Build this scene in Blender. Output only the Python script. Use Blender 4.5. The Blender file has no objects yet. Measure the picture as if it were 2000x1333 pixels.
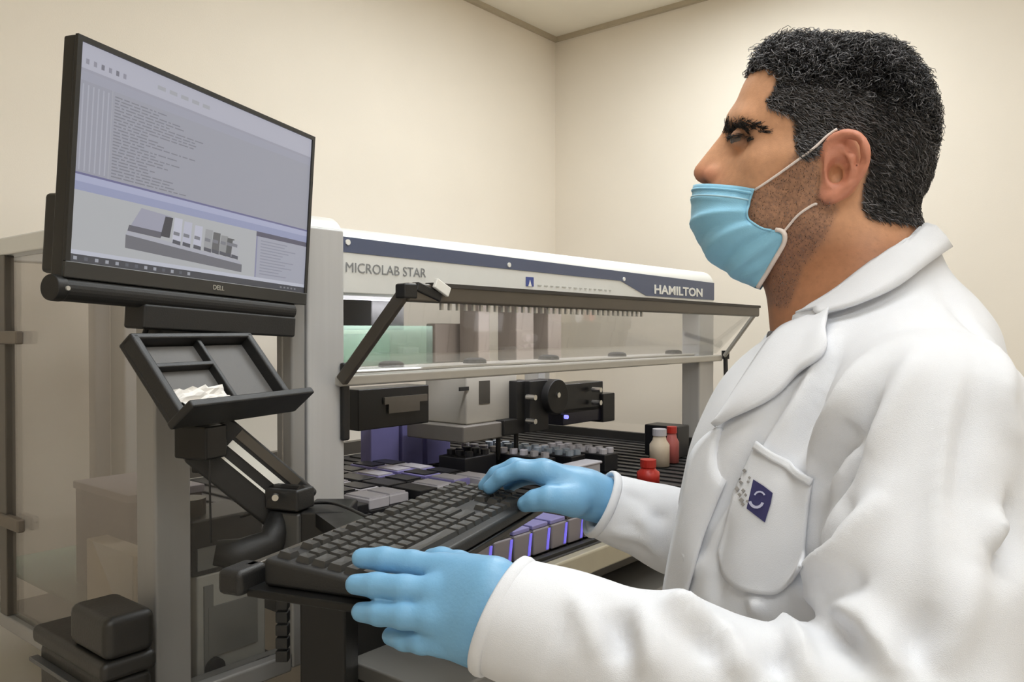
import bpy, bmesh, math, random
import numpy as np
from mathutils import Vector, Matrix
from mathutils.bvhtree import BVHTree

# ------------------------------------------------------------------ camera, world, light, exposure
scene = bpy.context.scene
COL = scene.collection
FPX, CX, CY = 1580.0, 1000.0, 666.5           # focal length and centre of a 2000 x 1333 frame
PITCH = math.atan((CY - 645.0) / FPX)
CAM = np.array([0.0, 0.0, 1.44])
c = bpy.data.cameras.new('camera'); c.sensor_width = 36.0; c.lens = FPX / 2000.0 * 36.0
c.clip_start = 0.02
cam = bpy.data.objects.new('camera', c); COL.objects.link(cam)
cam.location = CAM; cam.rotation_euler = (math.radians(90) - PITCH, 0, 0)
scene.camera = cam
scene.view_settings.view_transform = 'Standard'
scene.view_settings.look = 'None'
scene.view_settings.gamma = 1.0
scene.view_settings.use_curve_mapping = False
scene.view_settings.exposure = 0.0

cyc = scene.cycles                              # light paths kept short enough for a quick render
cyc.max_bounces = 7; cyc.diffuse_bounces = 5; cyc.glossy_bounces = 3; cyc.transmission_bounces = 4; cyc.transparent_max_bounces = 12
cyc.caustics_reflective = False; cyc.caustics_refractive = False
cyc.use_adaptive_sampling = True; cyc.adaptive_threshold = 0.06; cyc.adaptive_min_samples = 16

w = bpy.data.worlds.new('world'); scene.world = w; w.use_nodes = True
w.node_tree.nodes['Background'].inputs[0].default_value = (0.9, 0.95, 1.0, 1)
w.node_tree.nodes['Background'].inputs[1].default_value = 0.15

# room frame: ex runs along the machine and the left wall, ey towards the left wall
ANG = math.radians(39.4)
EX = np.array([math.sin(ANG), math.cos(ANG), 0.0]); EY = np.array([-math.cos(ANG), math.sin(ANG), 0.0])
EZ = np.array([0.0, 0.0, 1.0])
ORG = np.array([-0.385, 1.6, 0.0])
ROOMZ = math.radians(90) - ANG
CEIL = 2.85
def M2W(l): return ORG + EX * l[0] + EY * l[1] + EZ * l[2]
# ceiling light panels in room coordinates: x, y, size x, size y, watts
PANELS = [(1.10, -0.15, 1.2, 0.6, 18.0), (1.0, -2.6, 0.6, 1.2, 1.5), (-0.30, -1.15, 0.6, 1.2, 9.0), (-1.6, -2.1, 0.6, 1.2, 16.0)]
DROP = 0.04                                   # the panels are surface mounted
for i, (x, y, sx, sy, pw) in enumerate(PANELS):
    for up, share in ((0, 1.0),):
        L = bpy.data.lights.new('ceiling_panel_lamp', 'AREA'); L.shape = 'RECTANGLE'; L.size = sx; L.size_y = sy
        L.energy = pw * share; L.color = (0.81, 0.915, 1.0)
        o = bpy.data.objects.new('ceiling_panel_lamp', L); COL.objects.link(o)
        o.location = M2W((x, y, CEIL - DROP - 0.012 if not up else CEIL - DROP + 0.045)); o.rotation_euler = (math.pi * up, 0, ROOMZ)

# ------------------------------------------------------------------ helpers
FWD = np.array([0, math.cos(PITCH), -math.sin(PITCH)]); UPV = np.array([0, math.sin(PITCH), math.cos(PITCH)]); RGT = np.array([1.0, 0, 0])
def ray(x, y): return FWD + RGT * (x - CX) / FPX - UPV * (y - CY) / FPX
def P(x, y, d): return CAM + ray(x, y) * d                       # photo position at a depth -> world
def ML(x, y, axis, val):                                          # photo position on a plane of the room frame -> room coords
    A = (EX, EY, EZ)[axis]; r = ray(x, y)
    t = (val - ((CAM - ORG) @ A if axis < 2 else CAM[2])) / (r @ A)
    p = CAM + r * t; v = p - ORG
    return np.array([v @ EX, v @ EY, p[2]])

def lin(c):
    c = c / 255.0
    return c / 12.92 if c <= 0.04045 else ((c + 0.055) / 1.055) ** 2.4
def rgb(r, g, b): return (lin(r), lin(g), lin(b), 1.0)

MATS = {}
def mat(name, col, rough=0.5, metal=0.0, var=0.06, scale=30.0, bump=0.0, bscale=200.0, spec=0.5, emit=None, estr=0.0, coat=0.0, sheen=0.0, sss=0.0, attr=None, stretch=None):
    """procedural principled material: noise varies colour and roughness, optional bump, optional colour attribute"""
    if name in MATS: return MATS[name]
    m = bpy.data.materials.new(name); m.use_nodes = True; MATS[name] = m
    nt = m.node_tree; N = nt.nodes; K = nt.links
    b = N['Principled BSDF']
    b.inputs['Roughness'].default_value = rough; b.inputs['Metallic'].default_value = metal
    b.inputs['Specular IOR Level'].default_value = spec
    b.inputs['Coat Weight'].default_value = coat
    b.inputs['Sheen Weight'].default_value = sheen
    if sss:
        b.inputs['Subsurface Weight'].default_value = sss
        b.inputs['Subsurface Radius'].default_value = (0.012, 0.005, 0.003); b.inputs['Subsurface Scale'].default_value = 0.6
    tc = N.new('ShaderNodeTexCoord')
    src = tc.outputs['Object']
    if stretch:
        mp = N.new('ShaderNodeMapping'); mp.inputs['Scale'].default_value = stretch; K.new(src, mp.inputs['Vector']); src = mp.outputs['Vector']
    nz = N.new('ShaderNodeTexNoise'); nz.inputs['Scale'].default_value = scale; nz.inputs['Detail'].default_value = 3.0
    K.new(src, nz.inputs['Vector'])
    mx = N.new('ShaderNodeMix'); mx.data_type = 'RGBA'; mx.blend_type = 'MULTIPLY'; mx.inputs[0].default_value = 1.0
    if attr:
        at = N.new('ShaderNodeAttribute'); at.attribute_name = attr; K.new(at.outputs['Color'], mx.inputs['A'])
    else:
        mx.inputs['A'].default_value = col
    rp = N.new('ShaderNodeMapRange'); rp.inputs['To Min'].default_value = 1 - var; rp.inputs['To Max'].default_value = 1 + var * 0.5
    rp.inputs['From Min'].default_value = 0.25; rp.inputs['From Max'].default_value = 0.75
    K.new(nz.outputs['Fac'], rp.inputs['Value']); K.new(rp.outputs['Result'], mx.inputs['B'])
    K.new(mx.outputs['Result'], b.inputs['Base Color'])
    rr = N.new('ShaderNodeMapRange'); rr.inputs['To Min'].default_value = max(0, rough - 0.05); rr.inputs['To Max'].default_value = min(1, rough + 0.05)
    K.new(nz.outputs['Fac'], rr.inputs['Value']); K.new(rr.outputs['Result'], b.inputs['Roughness'])
    if bump:
        n2 = N.new('ShaderNodeTexNoise'); n2.inputs['Scale'].default_value = bscale; n2.inputs['Detail'].default_value = 2.0
        K.new(src, n2.inputs['Vector'])
        bp = N.new('ShaderNodeBump'); bp.inputs['Strength'].default_value = bump; bp.inputs['Distance'].default_value = 0.002
        K.new(n2.outputs['Fac'], bp.inputs['Height']); K.new(bp.outputs['Normal'], b.inputs['Normal'])
    if emit is not None:
        b.inputs['Emission Strength'].default_value = estr
        if emit == 'attr': K.new(mx.outputs['Result'], b.inputs['Emission Color'])
        else: b.inputs['Emission Color'].default_value = emit
    return m

def glass(name, tint, refl=0.08, haze=0.0, hazecol=(0.8, 0.8, 0.8, 1)):
    """thin clear sheet: tinted see-through, a fresnel sheen, optional milky scatter"""
    if name in MATS: return MATS[name]
    m = bpy.data.materials.new(name); m.use_nodes = True; MATS[name] = m
    nt = m.node_tree; N = nt.nodes; K = nt.links; N.clear()
    out = N.new('ShaderNodeOutputMaterial')
    tr = N.new('ShaderNodeBsdfTransparent'); gl = N.new('ShaderNodeBsdfGlossy'); gl.inputs['Roughness'].default_value = 0.04
    nz = N.new('ShaderNodeTexNoise'); nz.inputs['Scale'].default_value = 3.0
    cr = N.new('ShaderNodeMix'); cr.data_type = 'RGBA'; cr.inputs['A'].default_value = tint
    cr.inputs['B'].default_value = tuple(0.96 * t for t in tint[:3]) + (1,)
    K.new(nz.outputs['Fac'], cr.inputs[0]); K.new(cr.outputs['Result'], tr.inputs['Color'])
    lw = N.new('ShaderNodeFresnel'); lw.inputs['IOR'].default_value = 1.3
    mm = N.new('ShaderNodeMath'); mm.operation = 'MULTIPLY'; mm.inputs[1].default_value = refl / 0.08
    K.new(lw.outputs['Fac'], mm.inputs[0])
    ms = N.new('ShaderNodeMixShader'); K.new(mm.outputs[0], ms.inputs[0]); K.new(tr.outputs[0], ms.inputs[1]); K.new(gl.outputs[0], ms.inputs[2])
    last = ms
    if haze:
        df = N.new('ShaderNodeBsdfDiffuse'); df.inputs['Color'].default_value = hazecol
        m2 = N.new('ShaderNodeMixShader'); m2.inputs[0].default_value = haze
        K.new(ms.outputs[0], m2.inputs[1]); K.new(df.outputs[0], m2.inputs[2]); last = m2
    K.new(last.outputs[0], out.inputs['Surface'])
    return m

def tag(o, label=None, cat=None, group=None, kind=None):
    if label: o['label'] = label
    if cat: o['category'] = cat
    if group: o['group'] = group
    if kind: o['kind'] = kind
    return o
def empty(name, loc=(0, 0, 0), rz=0.0, label=None, cat=None, group=None):
    o = bpy.data.objects.new(name, None); COL.objects.link(o); o.location = loc; o.rotation_euler = (0, 0, rz)
    o.empty_display_size = 0.05
    return tag(o, label, cat, group)
def mesh_obj(name, verts, faces, material, parent=None, smooth=False, bevel=0.0, kind=None, seg=2):
    me = bpy.data.meshes.new(name); me.from_pydata([tuple(map(float, v)) for v in verts], [], [tuple(map(int, f)) for f in faces]); me.update()
    return link_mesh(name, me, material, parent, smooth, bevel, kind, seg)
def link_mesh(name, me, material, parent=None, smooth=False, bevel=0.0, kind=None, seg=2):
    o = bpy.data.objects.new(name, me); COL.objects.link(o)
    for m in (material if isinstance(material, (list, tuple)) else [material]): me.materials.append(m)
    if smooth: me.polygons.foreach_set('use_smooth', [True] * len(me.polygons))
    if bevel:
        bv = o.modifiers.new('bevel', 'BEVEL'); bv.width = bevel; bv.segments = seg; bv.limit_method = 'ANGLE'; bv.angle_limit = math.radians(35)
        me.polygons.foreach_set('use_smooth', [True] * len(me.polygons))
        try:
            bv.harden_normals = True
        except Exception: pass
    if parent: o.parent = parent
    if kind: o['kind'] = kind
    return o

class MB:
    """collects plain shapes and links them as one mesh object"""
    def __init__(s): s.v = []; s.f = []; s.mi = []
    def add(s, vs, fs, mi=0):
        n = len(s.v); s.v += [np.array(v, float) for v in vs]; s.f += [tuple(n + i for i in f) for f in fs]; s.mi += [mi] * len(fs); return s
    def box(s, lo, hi, mi=0):
        x0, y0, z0 = lo; x1, y1, z1 = hi
        return s.add([(x0, y0, z0), (x1, y0, z0), (x1, y1, z0), (x0, y1, z0), (x0, y0, z1), (x1, y0, z1), (x1, y1, z1), (x0, y1, z1)],
                     [(0, 3, 2, 1), (4, 5, 6, 7), (0, 1, 5, 4), (1, 2, 6, 5), (2, 3, 7, 6), (3, 0, 4, 7)], mi)
    def obox(s, c, ax, ay, az, mi=0):
        """oriented box: centre and three half-axis vectors"""
        c, ax, ay, az = (np.array(q, float) for q in (c, ax, ay, az))
        if np.dot(np.cross(ax, ay), az) < 0: ax = -ax
        vs = [c + sx * ax + sy * ay + sz * az for sz in (-1, 1) for sx, sy in ((-1, -1), (1, -1), (1, 1), (-1, 1))]
        return s.add(vs, [(0, 3, 2, 1), (4, 5, 6, 7), (0, 1, 5, 4), (1, 2, 6, 5), (2, 3, 7, 6), (3, 0, 4, 7)], mi)
    def prism(s, poly, vec, mi=0):
        """polygon (3D points, counter-clockwise seen against vec) swept along vec"""
        n = len(poly); vec = np.array(vec, float)
        vs = [np.array(p, float) for p in poly] + [np.array(p, float) + vec for p in poly]
        nor = sum((np.cross(vs[i] - vs[0], vs[(i + 1) % n] - vs[0]) for i in range(1, n - 1)), np.zeros(3))
        flip = np.dot(nor, vec) > 0
        fs = [tuple(range(n)), tuple(range(2 * n - 1, n - 1, -1))] + [(i, i + n, (i + 1) % n + n, (i + 1) % n) for i in range(n)]
        if flip: fs = [tuple(reversed(f)) for f in fs]
        return s.add(vs, fs, mi)
    def bar(s, a, b, wdt, hgt, up=(0, 0, 1), mi=0):
        a, b = np.array(a, float), np.array(b, float); d = b - a; up = np.array(up, float)
        sd = np.cross(d, up); sd /= np.linalg.norm(sd); u2 = np.cross(sd, d); u2 /= np.linalg.norm(u2)
        return s.obox((a + b) / 2, d / 2, sd * wdt / 2, u2 * hgt / 2, mi)
    def cyl(s, a, b, r, n=20, r2=None, mi=0):
        return s.tube([a, b], [r, r if r2 is None else r2], n, mi)
    def tube(s, pts, r, n=10, mi=0, cap=True):
        pts = [np.array(p, float) for p in pts]; k = len(pts)
        rs = list(r) if hasattr(r, '__len__') else [r] * k
        t0 = pts[1] - pts[0]; ref = np.array([0, 0, 1.0]) if abs(t0[2]) < 0.9 * np.linalg.norm(t0) else np.array([1.0, 0, 0])
        nrm = np.cross(t0, ref); nrm /= np.linalg.norm(nrm); vs = []
        for i in range(k):
            t = pts[min(i + 1, k - 1)] - pts[max(i - 1, 0)]; t /= np.linalg.norm(t)
            nrm = nrm - t * np.dot(nrm, t); nrm /= np.linalg.norm(nrm); bn = np.cross(t, nrm)
            vs += [pts[i] + rs[i] * (math.cos(2 * math.pi * j / n) * nrm + math.sin(2 * math.pi * j / n) * bn) for j in range(n)]
        fs = [(i * n + j, i * n + (j + 1) % n, (i + 1) * n + (j + 1) % n, (i + 1) * n + j) for i in range(k - 1) for j in range(n)]
        if cap: fs += [tuple(range(n - 1, -1, -1)), tuple((k - 1) * n + j for j in range(n))]
        return s.add(vs, fs, mi)
    def build(s, name, material, parent=None, smooth=False, bevel=0.0, kind=None, seg=2):
        me = bpy.data.meshes.new(name); me.from_pydata([tuple(v) for v in s.v], [], s.f); me.update()
        o = link_mesh(name, me, material, parent, smooth, bevel, kind, seg)
        if any(s.mi): me.polygons.foreach_set('material_index', s.mi)
        return o

def text_mesh(txt, size, bold=0.0):
    cu = bpy.data.curves.new('text', 'FONT'); cu.body = txt; cu.size = size; cu.extrude = 0.0004; cu.align_x = 'LEFT'; cu.resolution_u = 3; cu.offset = bold
    t = bpy.data.objects.new('text', cu); COL.objects.link(t)
    dg = bpy.context.evaluated_depsgraph_get(); me = bpy.data.meshes.new_from_object(t.evaluated_get(dg))
    bpy.data.objects.remove(t); bpy.data.curves.remove(cu)
    return me
def lettering(name, txt, origin, ax, up, width, height, material, parent, bold=0.0):
    """flat raised lettering fitted into width x height"""
    me = text_mesh(txt, 1.0, bold)
    co = np.empty(len(me.vertices) * 3); me.vertices.foreach_get('co', co); co = co.reshape(-1, 3)
    lo, hi = co.min(0), co.max(0)
    ax, up = np.array(ax, float), np.array(up, float); nr = np.cross(ax, up)
    q = np.array(origin)[None] + np.outer((co[:, 0] - lo[0]) / (hi[0] - lo[0]) * width, ax) + np.outer((co[:, 1] - lo[1]) / (hi[1] - lo[1]) * height, up) + np.outer(co[:, 2], nr)
    me.vertices.foreach_set('co', q.ravel()); me.update()
    return link_mesh(name, me, material, parent)

# ---- implicit modelling: smooth unions of round shapes, meshed with surface nets
def smin(a, b, k): h = np.clip(0.5 + 0.5 * (b - a) / k, 0, 1); return b + (a - b) * h - k * h * (1 - h)
def smax(a, b, k): return -smin(-a, -b, k)
def s_cone(p, a, b, r1, r2):
    a = np.asarray(a, np.float32); b = np.asarray(b, np.float32); ba = b - a
    t = np.clip(((p - a) @ ba) / float(ba @ ba), 0, 1)
    return np.linalg.norm(p - a - t[..., None] * ba, axis=-1) - (r1 + (r2 - r1) * t)
def s_chain(p, pts, rs, k=0.004):
    d = None
    for i in range(len(pts) - 1):
        e = s_cone(p, pts[i], pts[i + 1], rs[i], rs[i + 1]); d = e if d is None else smin(d, e, k)
    return d
def s_ell(p, c, rad, R=None):
    q = p - np.asarray(c, np.float32)
    if R is not None: q = q @ np.asarray(R, np.float32).T
    rad = np.asarray(rad, np.float32)
    k0 = np.linalg.norm(q / rad, axis=-1); k1 = np.linalg.norm(q / rad ** 2, axis=-1)
    return k0 * (k0 - 1) / np.maximum(k1, 1e-6)
def s_box(p, c, half, r, R=None):
    q = p - np.asarray(c, np.float32)
    if R is not None: q = q @ np.asarray(R, np.float32).T
    q = np.abs(q) - (np.asarray(half, np.float32) - r)
    return np.linalg.norm(np.maximum(q, 0), axis=-1) + np.minimum(q.max(-1), 0) - r

def nets(fn, lo, hi, h):
    lo = np.array(lo, float); n = np.ceil((np.array(hi) - lo) / h).astype(int) + 1
    ax = [np.float32(lo[i] + h * np.arange(n[i])) for i in range(3)]
    F = np.empty(n, np.float32); step = max(1, int(400000 // (n[1] * n[2])))
    for i in range(0, n[0], step):
        g = np.stack(np.meshgrid(ax[0][i:i + step], ax[1], ax[2], indexing='ij'), -1); F[i:i + step] = fn(g)
    S = F < 0
    cs = np.zeros(n - 1, np.int8)
    offs = [(i, j, k) for i in (0, 1) for j in (0, 1) for k in (0, 1)]
    for o in offs: cs += S[o[0]:n[0] - 1 + o[0], o[1]:n[1] - 1 + o[1], o[2]:n[2] - 1 + o[2]]
    I, J, K = np.nonzero((cs > 0) & (cs < 8))
    acc = np.zeros((len(I), 3)); cnt = np.zeros(len(I))
    for o in offs:
        for d in range(3):
            if o[d]: continue
            o2 = list(o); o2[d] = 1
            a = F[I + o[0], J + o[1], K + o[2]]; b = F[I + o2[0], J + o2[1], K + o2[2]]
            m = (a < 0) != (b < 0); t = np.where(m, a / np.where(m, a - b, 1), 0)
            q = np.array(o, float)[None] + t[:, None] * np.eye(3)[d][None]
            acc += np.where(m[:, None], q, 0); cnt += m
    V = lo + h * (np.stack([I, J, K], -1) + acc / cnt[:, None])
    idx = -np.ones(n - 1, np.int64); idx[I, J, K] = np.arange(len(I))
    faces = []
    for d in range(3):
        u, v = (d + 1) % 3, (d + 2) % 3
        sl0 = [slice(None)] * 3; sl1 = [slice(None)] * 3; sl0[d] = slice(0, n[d] - 1); sl1[d] = slice(1, n[d])
        A = S[tuple(sl0)]; B = S[tuple(sl1)]; e = np.stack(np.nonzero(A != B), -1)
        ok = (e[:, u] > 0) & (e[:, v] > 0) & (e[:, u] < n[u] - 1) & (e[:, v] < n[v] - 1); e = e[ok]
        ins = A[tuple(e.T)]
        def at(du, dv):
            q = e.copy(); q[:, u] += du; q[:, v] += dv; return idx[tuple(q.T)]
        f = np.stack([at(-1, -1), at(0, -1), at(0, 0), at(-1, 0)], -1)
        f[~ins] = f[~ins][:, ::-1]; faces.append(f)
    return V, np.concatenate(faces)
def relax(V, Fc, it=2, lam=0.5):
    e = np.concatenate([Fc[:, [0, 1]], Fc[:, [1, 2]], Fc[:, [2, 3]], Fc[:, [3, 0]]])
    for _ in range(it):
        acc = np.zeros_like(V); cnt = np.zeros(len(V))
        for a, b in ((0, 1), (1, 0)):
            for k in range(3): acc[:, k] += np.bincount(e[:, a], V[e[:, b], k], len(V))
            cnt += np.bincount(e[:, a], minlength=len(V))
        V = V + lam * (acc / np.maximum(cnt, 1)[:, None] - V)
    return V
def vnormals(V, Fc):
    fn = np.cross(V[Fc[:, 2]] - V[Fc[:, 0]], V[Fc[:, 3]] - V[Fc[:, 1]]); N = np.zeros_like(V)
    for i in range(4):
        for k in range(3): N[:, k] += np.bincount(Fc[:, i], fn[:, k], len(V))
    return N / np.maximum(np.linalg.norm(N, axis=1), 1e-12)[:, None]
def np_mesh(name, V, Fc, material, parent=None, smooth=True, colors=None):
    me = bpy.data.meshes.new(name); V = np.asarray(V); Fc = np.asarray(Fc); k = Fc.shape[1]
    me.vertices.add(len(V)); me.vertices.foreach_set('co', V.astype(np.float32).ravel())
    me.loops.add(Fc.size); me.loops.foreach_set('vertex_index', Fc.astype(np.int32).ravel())
    me.polygons.add(len(Fc)); me.polygons.foreach_set('loop_start', np.arange(0, Fc.size, k, dtype=np.int32))
    me.update(calc_edges=True); me.validate()
    if colors is not None:
        a = me.color_attributes.new('tone', 'FLOAT_COLOR', 'POINT')
        a.data.foreach_set('color', np.concatenate([colors, np.ones((len(colors), 1))], 1).astype(np.float32).ravel())
    return link_mesh(name, me, material, parent, smooth)
def bvh_of(V, Fc): return BVHTree.FromPolygons([tuple(v) for v in V.tolist()], [tuple(f) for f in Fc.tolist()])
def seg_dist(Q, pts):
    """distance of points to a polyline and the position along it, 0..1"""
    best = np.full(len(Q), 1e9); tt = np.zeros(len(Q)); k = len(pts) - 1
    for i in range(k):
        a = pts[i]; ba = pts[i + 1] - a; t = np.clip(((Q - a) @ ba) / (ba @ ba), 0, 1)
        d = np.linalg.norm(Q - a - t[:, None] * ba, axis=1); m = d < best; best[m] = d[m]; tt[m] = (i + t[m]) / k
    return best, tt
def curve(pts, n):
    """smooth resample of a point list (Catmull-Rom)"""
    p = np.array(pts, float); p = np.vstack([2 * p[0] - p[1], p, 2 * p[-1] - p[-2]]); m = len(p) - 3
    out = []
    for x in np.linspace(0, m, n):
        i = min(int(x), m - 1); t = x - i; a, b, c_, d = p[i:i + 4]
        out.append(0.5 * (2 * b + (c_ - a) * t + (2 * a - 5 * b + 4 * c_ - d) * t * t + (3 * b - a - 3 * c_ + d) * t ** 3))
    return np.array(out)
RNG = np.random.default_rng(7); random.seed(7)
# ------------------------------------------------------------------ the room
m_wall = mat('painted_wall', rgb(237, 228, 214), 0.75, var=0.025, scale=3.0, bump=0.12, bscale=350)
m_ceil = mat('ceiling_paint', rgb(240, 234, 220), 0.85, var=0.03, scale=5.0, bump=0.15, bscale=250)
m_floor = mat('vinyl_floor', rgb(205, 200, 192), 0.4, var=0.08, scale=12.0)
X0, X1, Y0, Y1 = -2.6, 2.18, -3.6, 1.02
def room_box(name, lo, hi, m):
    b = MB(); b.box(lo, hi); b.v = [M2W(v) for v in b.v]
    o = b.build(name, m); o['kind'] = 'structure'; return o
room_box('floor', (X0, Y0, -0.1), (X1, Y1, 0.0), m_floor)
ceiling = room_box('ceiling', (X0, Y0, CEIL), (X1, Y1, CEIL + 0.1), m_ceil)
room_box('wall_left', (X0 - .1, Y1, -0.1), (X1 + .1, Y1 + .1, CEIL + .1), m_wall)
room_box('wall_right', (X1, Y0 - .1, -0.1), (X1 + .1, Y1, CEIL + .1), m_wall)
room_box('wall_front', (X0 - .1, Y0 - .1, -0.1), (X1, Y0, CEIL + .1), m_wall)
room_box('wall_back', (X0 - .1, Y0, -0.1), (X0, Y1, CEIL + .1), m_wall)
m_trim = mat('ceiling_trim_paint', rgb(186, 174, 152), 0.7)
def trim(name, lo, hi, m=m_trim): room_box(name, lo, hi, m)
trim('trim_1', (X0, Y1 - .018, CEIL - .02), (X1, Y1, CEIL))
trim('trim_2', (X1 - .018, Y0, CEIL - .02), (X1, Y1 - .018, CEIL))
m_base = mat('baseboard_vinyl', rgb(90, 84, 78), 0.5)
trim('baseboard_left', (X0, Y1 - .012, 0), (X1, Y1, .1), m_base)
trim('baseboard_right', (X1 - .012, Y0, 0), (X1, Y1 - .012, .1), m_base)
m_frame = mat('white_enamel', rgb(228, 226, 220), 0.4)
m_diff = mat('lit_diffuser', rgb(245, 242, 235), 0.5, emit=(1.0, 0.95, 0.88, 1), estr=4.0)
for i, (x, y, sx, sy, pw) in enumerate(PANELS):
    r = empty('ceiling_light', M2W((x, y, CEIL - DROP)), ROOMZ, ['lit ceiling panel nearest the corner of the two beige walls', 'lit ceiling panel over the glass cabinet side of the room',
              'lit ceiling panel by the right wall behind the person', 'lit ceiling panel farthest from the corner'][i], 'ceiling light', 'ceiling light panels')
    b = MB(); h = .012
    for lo, hi in (((-sx/2-.02, -sy/2-.02), (sx/2+.02, -sy/2)), ((-sx/2-.02, sy/2), (sx/2+.02, sy/2+.02)), ((-sx/2-.02, -sy/2), (-sx/2, sy/2)), ((sx/2, -sy/2), (sx/2+.02, sy/2))):
        b.box((lo[0], lo[1], -h), (hi[0], hi[1], .04))
    b.build('frame', m_frame, r)
    MB().box((-sx/2, -sy/2, -.006), (sx/2, sy/2, 0)).build('diffuser', m_diff, r)
# ------------------------------------------------------------------ bench, liquid handler, glass cabinet
m_alu = mat('brushed_aluminium', rgb(190, 189, 188), 0.45, metal=0.05, var=0.05, scale=60, stretch=(1, 1, .05))
m_white = mat('white_panel', rgb(222, 222, 218), 0.35, var=0.02)
m_grey = mat('grey_housing', rgb(168, 164, 154), 0.45, var=0.03)
m_lgrey = mat('light_grey_rail', rgb(186, 182, 174), 0.4, metal=0.2, var=0.03)
m_dgrey = mat('dark_anodised', rgb(92, 86, 78), 0.4, metal=0.4)
m_black = mat('black_plastic', rgb(24, 23, 22), 0.55, var=0.1, bump=0.1, bscale=500)
m_blackm = mat('black_steel', rgb(26, 25, 24), 0.35, metal=0.3, var=0.1)
m_navy = mat('navy_stripe', rgb(84, 92, 116), 0.45, var=0.02)
m_letter = mat('grey_lettering', rgb(138, 139, 140), 0.5)
m_wletter = mat('white_lettering', rgb(235, 234, 228), 0.5)
m_beige = mat('beige_rail', rgb(158, 151, 132), 0.35, metal=0.2)
m_bench = mat('bench_laminate', rgb(116, 114, 110), 0.4, var=0.04, scale=80)
m_violet = mat('violet_plastic', rgb(122, 118, 168), 0.35, var=0.06)
m_vglow = mat('violet_lit_plastic', rgb(120, 110, 230), 0.3, emit=rgb(110, 100, 235), estr=0.5)
m_steel = mat('bright_steel', rgb(200, 198, 192), 0.22, metal=0.9)
m_red = mat('red_plastic', rgb(176, 40, 30), 0.4)
m_rubber = mat('dark_rubber', rgb(58, 54, 50), 0.7)
m_glass = glass('clear_cover', (0.98, 0.98, 0.975, 1), 0.03, haze=0.03, hazecol=(0.75, 0.7, 0.66, 1))
m_smoke = glass('smoked_acrylic', (0.90, 0.88, 0.86, 1), 0.04, haze=0.14, hazecol=(0.62, 0.57, 0.52, 1))
m_gglass = glass('green_glass', (0.70, 0.86, 0.76, 1), 0.08, haze=0.25, hazecol=(0.62, 0.78, 0.68, 1))
ROOT0 = tuple(ORG)

# bench
bench = empty('lab_bench', ROOT0, ROOMZ, 'grey laminate lab bench carrying the liquid handler', 'bench')
b = MB(); b.prism([(-.143, -.483, .872), (1.85, -.483, .872), (1.85, .9, .872), (-.045, .9, .872), (-.045, -.14, .872), (-.143, -.14, .872)], (0, 0, .028)); b.build('bench_top', m_bench, bench, bevel=.004)
for x in (-.09, 1.78):
    for y in (-.40, .84): MB().box((x - .025, y - .025, 0), (x + .025, y + .025, .872)).build('leg', m_blackm, bench, bevel=.003)
MB().box((-.10, -.37, .12), (1.75, -.34, .872)).build('apron', m_black, bench)

MB().box((-.141, -.27, .3), (-.05, -.14, 1.02)).build('side_panel', m_black, bench, bevel=.003)
# liquid handler
lh = empty('liquid_handler', ROOT0, ROOMZ, 'large white robotic liquid handler with raised glass front cover and navy stripe', 'lab machine')
MB().box((-.045, -.03, .90), (.044, .05, 1.64)).build('corner_post', m_alu, lh, bevel=.006)
MB().box((1.62, -.02, .90), (1.735, .05, 1.515)).build('corner_post', m_alu, lh, bevel=.006)
MB().box((-.045, .72, .90), (.03, .8, 1.60)).build('corner_post', m_alu, lh, bevel=.006)
MB().box((1.66, .72, .90), (1.735, .8, 1.60)).build('corner_post', m_alu, lh, bevel=.006)
# header hood, rounded along its top front edge
def hood(x0, x1, mat_, name, y0=-.018, y1=.13, z0=1.515, z1=1.652, rad=.05):
    prof = [(y1, z0), (y0, z0)] + [(y0 + rad - rad * math.cos(t), z1 - rad + rad * math.sin(t)) for t in np.linspace(0, math.pi / 2, 8)] + [(y1, z1)]
    b = MB(); b.prism([(x0, y, z) for y, z in prof], (x1 - x0, 0, 0)); return b.build(name, mat_, lh, bevel=.002)
hood(.044, 1.735, m_white, 'header_hood')
hood(-.05, .046, m_white, 'hood_end_cap', y0=-.024, z0=1.60, z1=1.668)
MB().box((.03, .76, 1.56), (1.70, .80, 1.60)).build('rear_beam', m_alu, lh)
MB().box((.03, .76, 1.035), (1.70, .79, 1.075)).build('rear_beam', m_dgrey, lh)
MB().box((1.68, .05, 1.56), (1.72, .72, 1.60)).build('side_beam', m_alu, lh)
MB().box((-.03, .05, 1.56), (.01, .72, 1.60)).build('side_beam', m_alu, lh)
# printed stripe and lettering on the header front (y just proud of the panel)
YF = -.0195
def stripe(name, pts, m):
    b = MB(); b.prism([(x, YF, z) for x, z in pts], (0, .0012, 0)); return b.build(name, m, lh)
stripe('stripe', [(.046, 1.597), (.046, 1.628), (1.735, 1.610), (1.735, 1.548), (1.25, 1.548), (1.10, 1.588)], m_navy)
for x, z in ((.060, 1.617), (.57, 1.603), (1.115, 1.594)):
    b = MB(); b.cyl((x, YF - .003, z), (x, YF, z), .006, 10); b.build('screw_cap', m_wletter, lh)
lettering('lettering', 'MICROLAB STAR', (.056, YF, 1.557), (1, 0, 0), (0, 0, 1), .225, .020, m_letter, lh, bold=-.005)
lettering('lettering', 'HAMILTON', (1.30, YF - .001, 1.556), (1, 0, 0), (0, 0, 1), .34, .030, m_wletter, lh, bold=.03)
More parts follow.
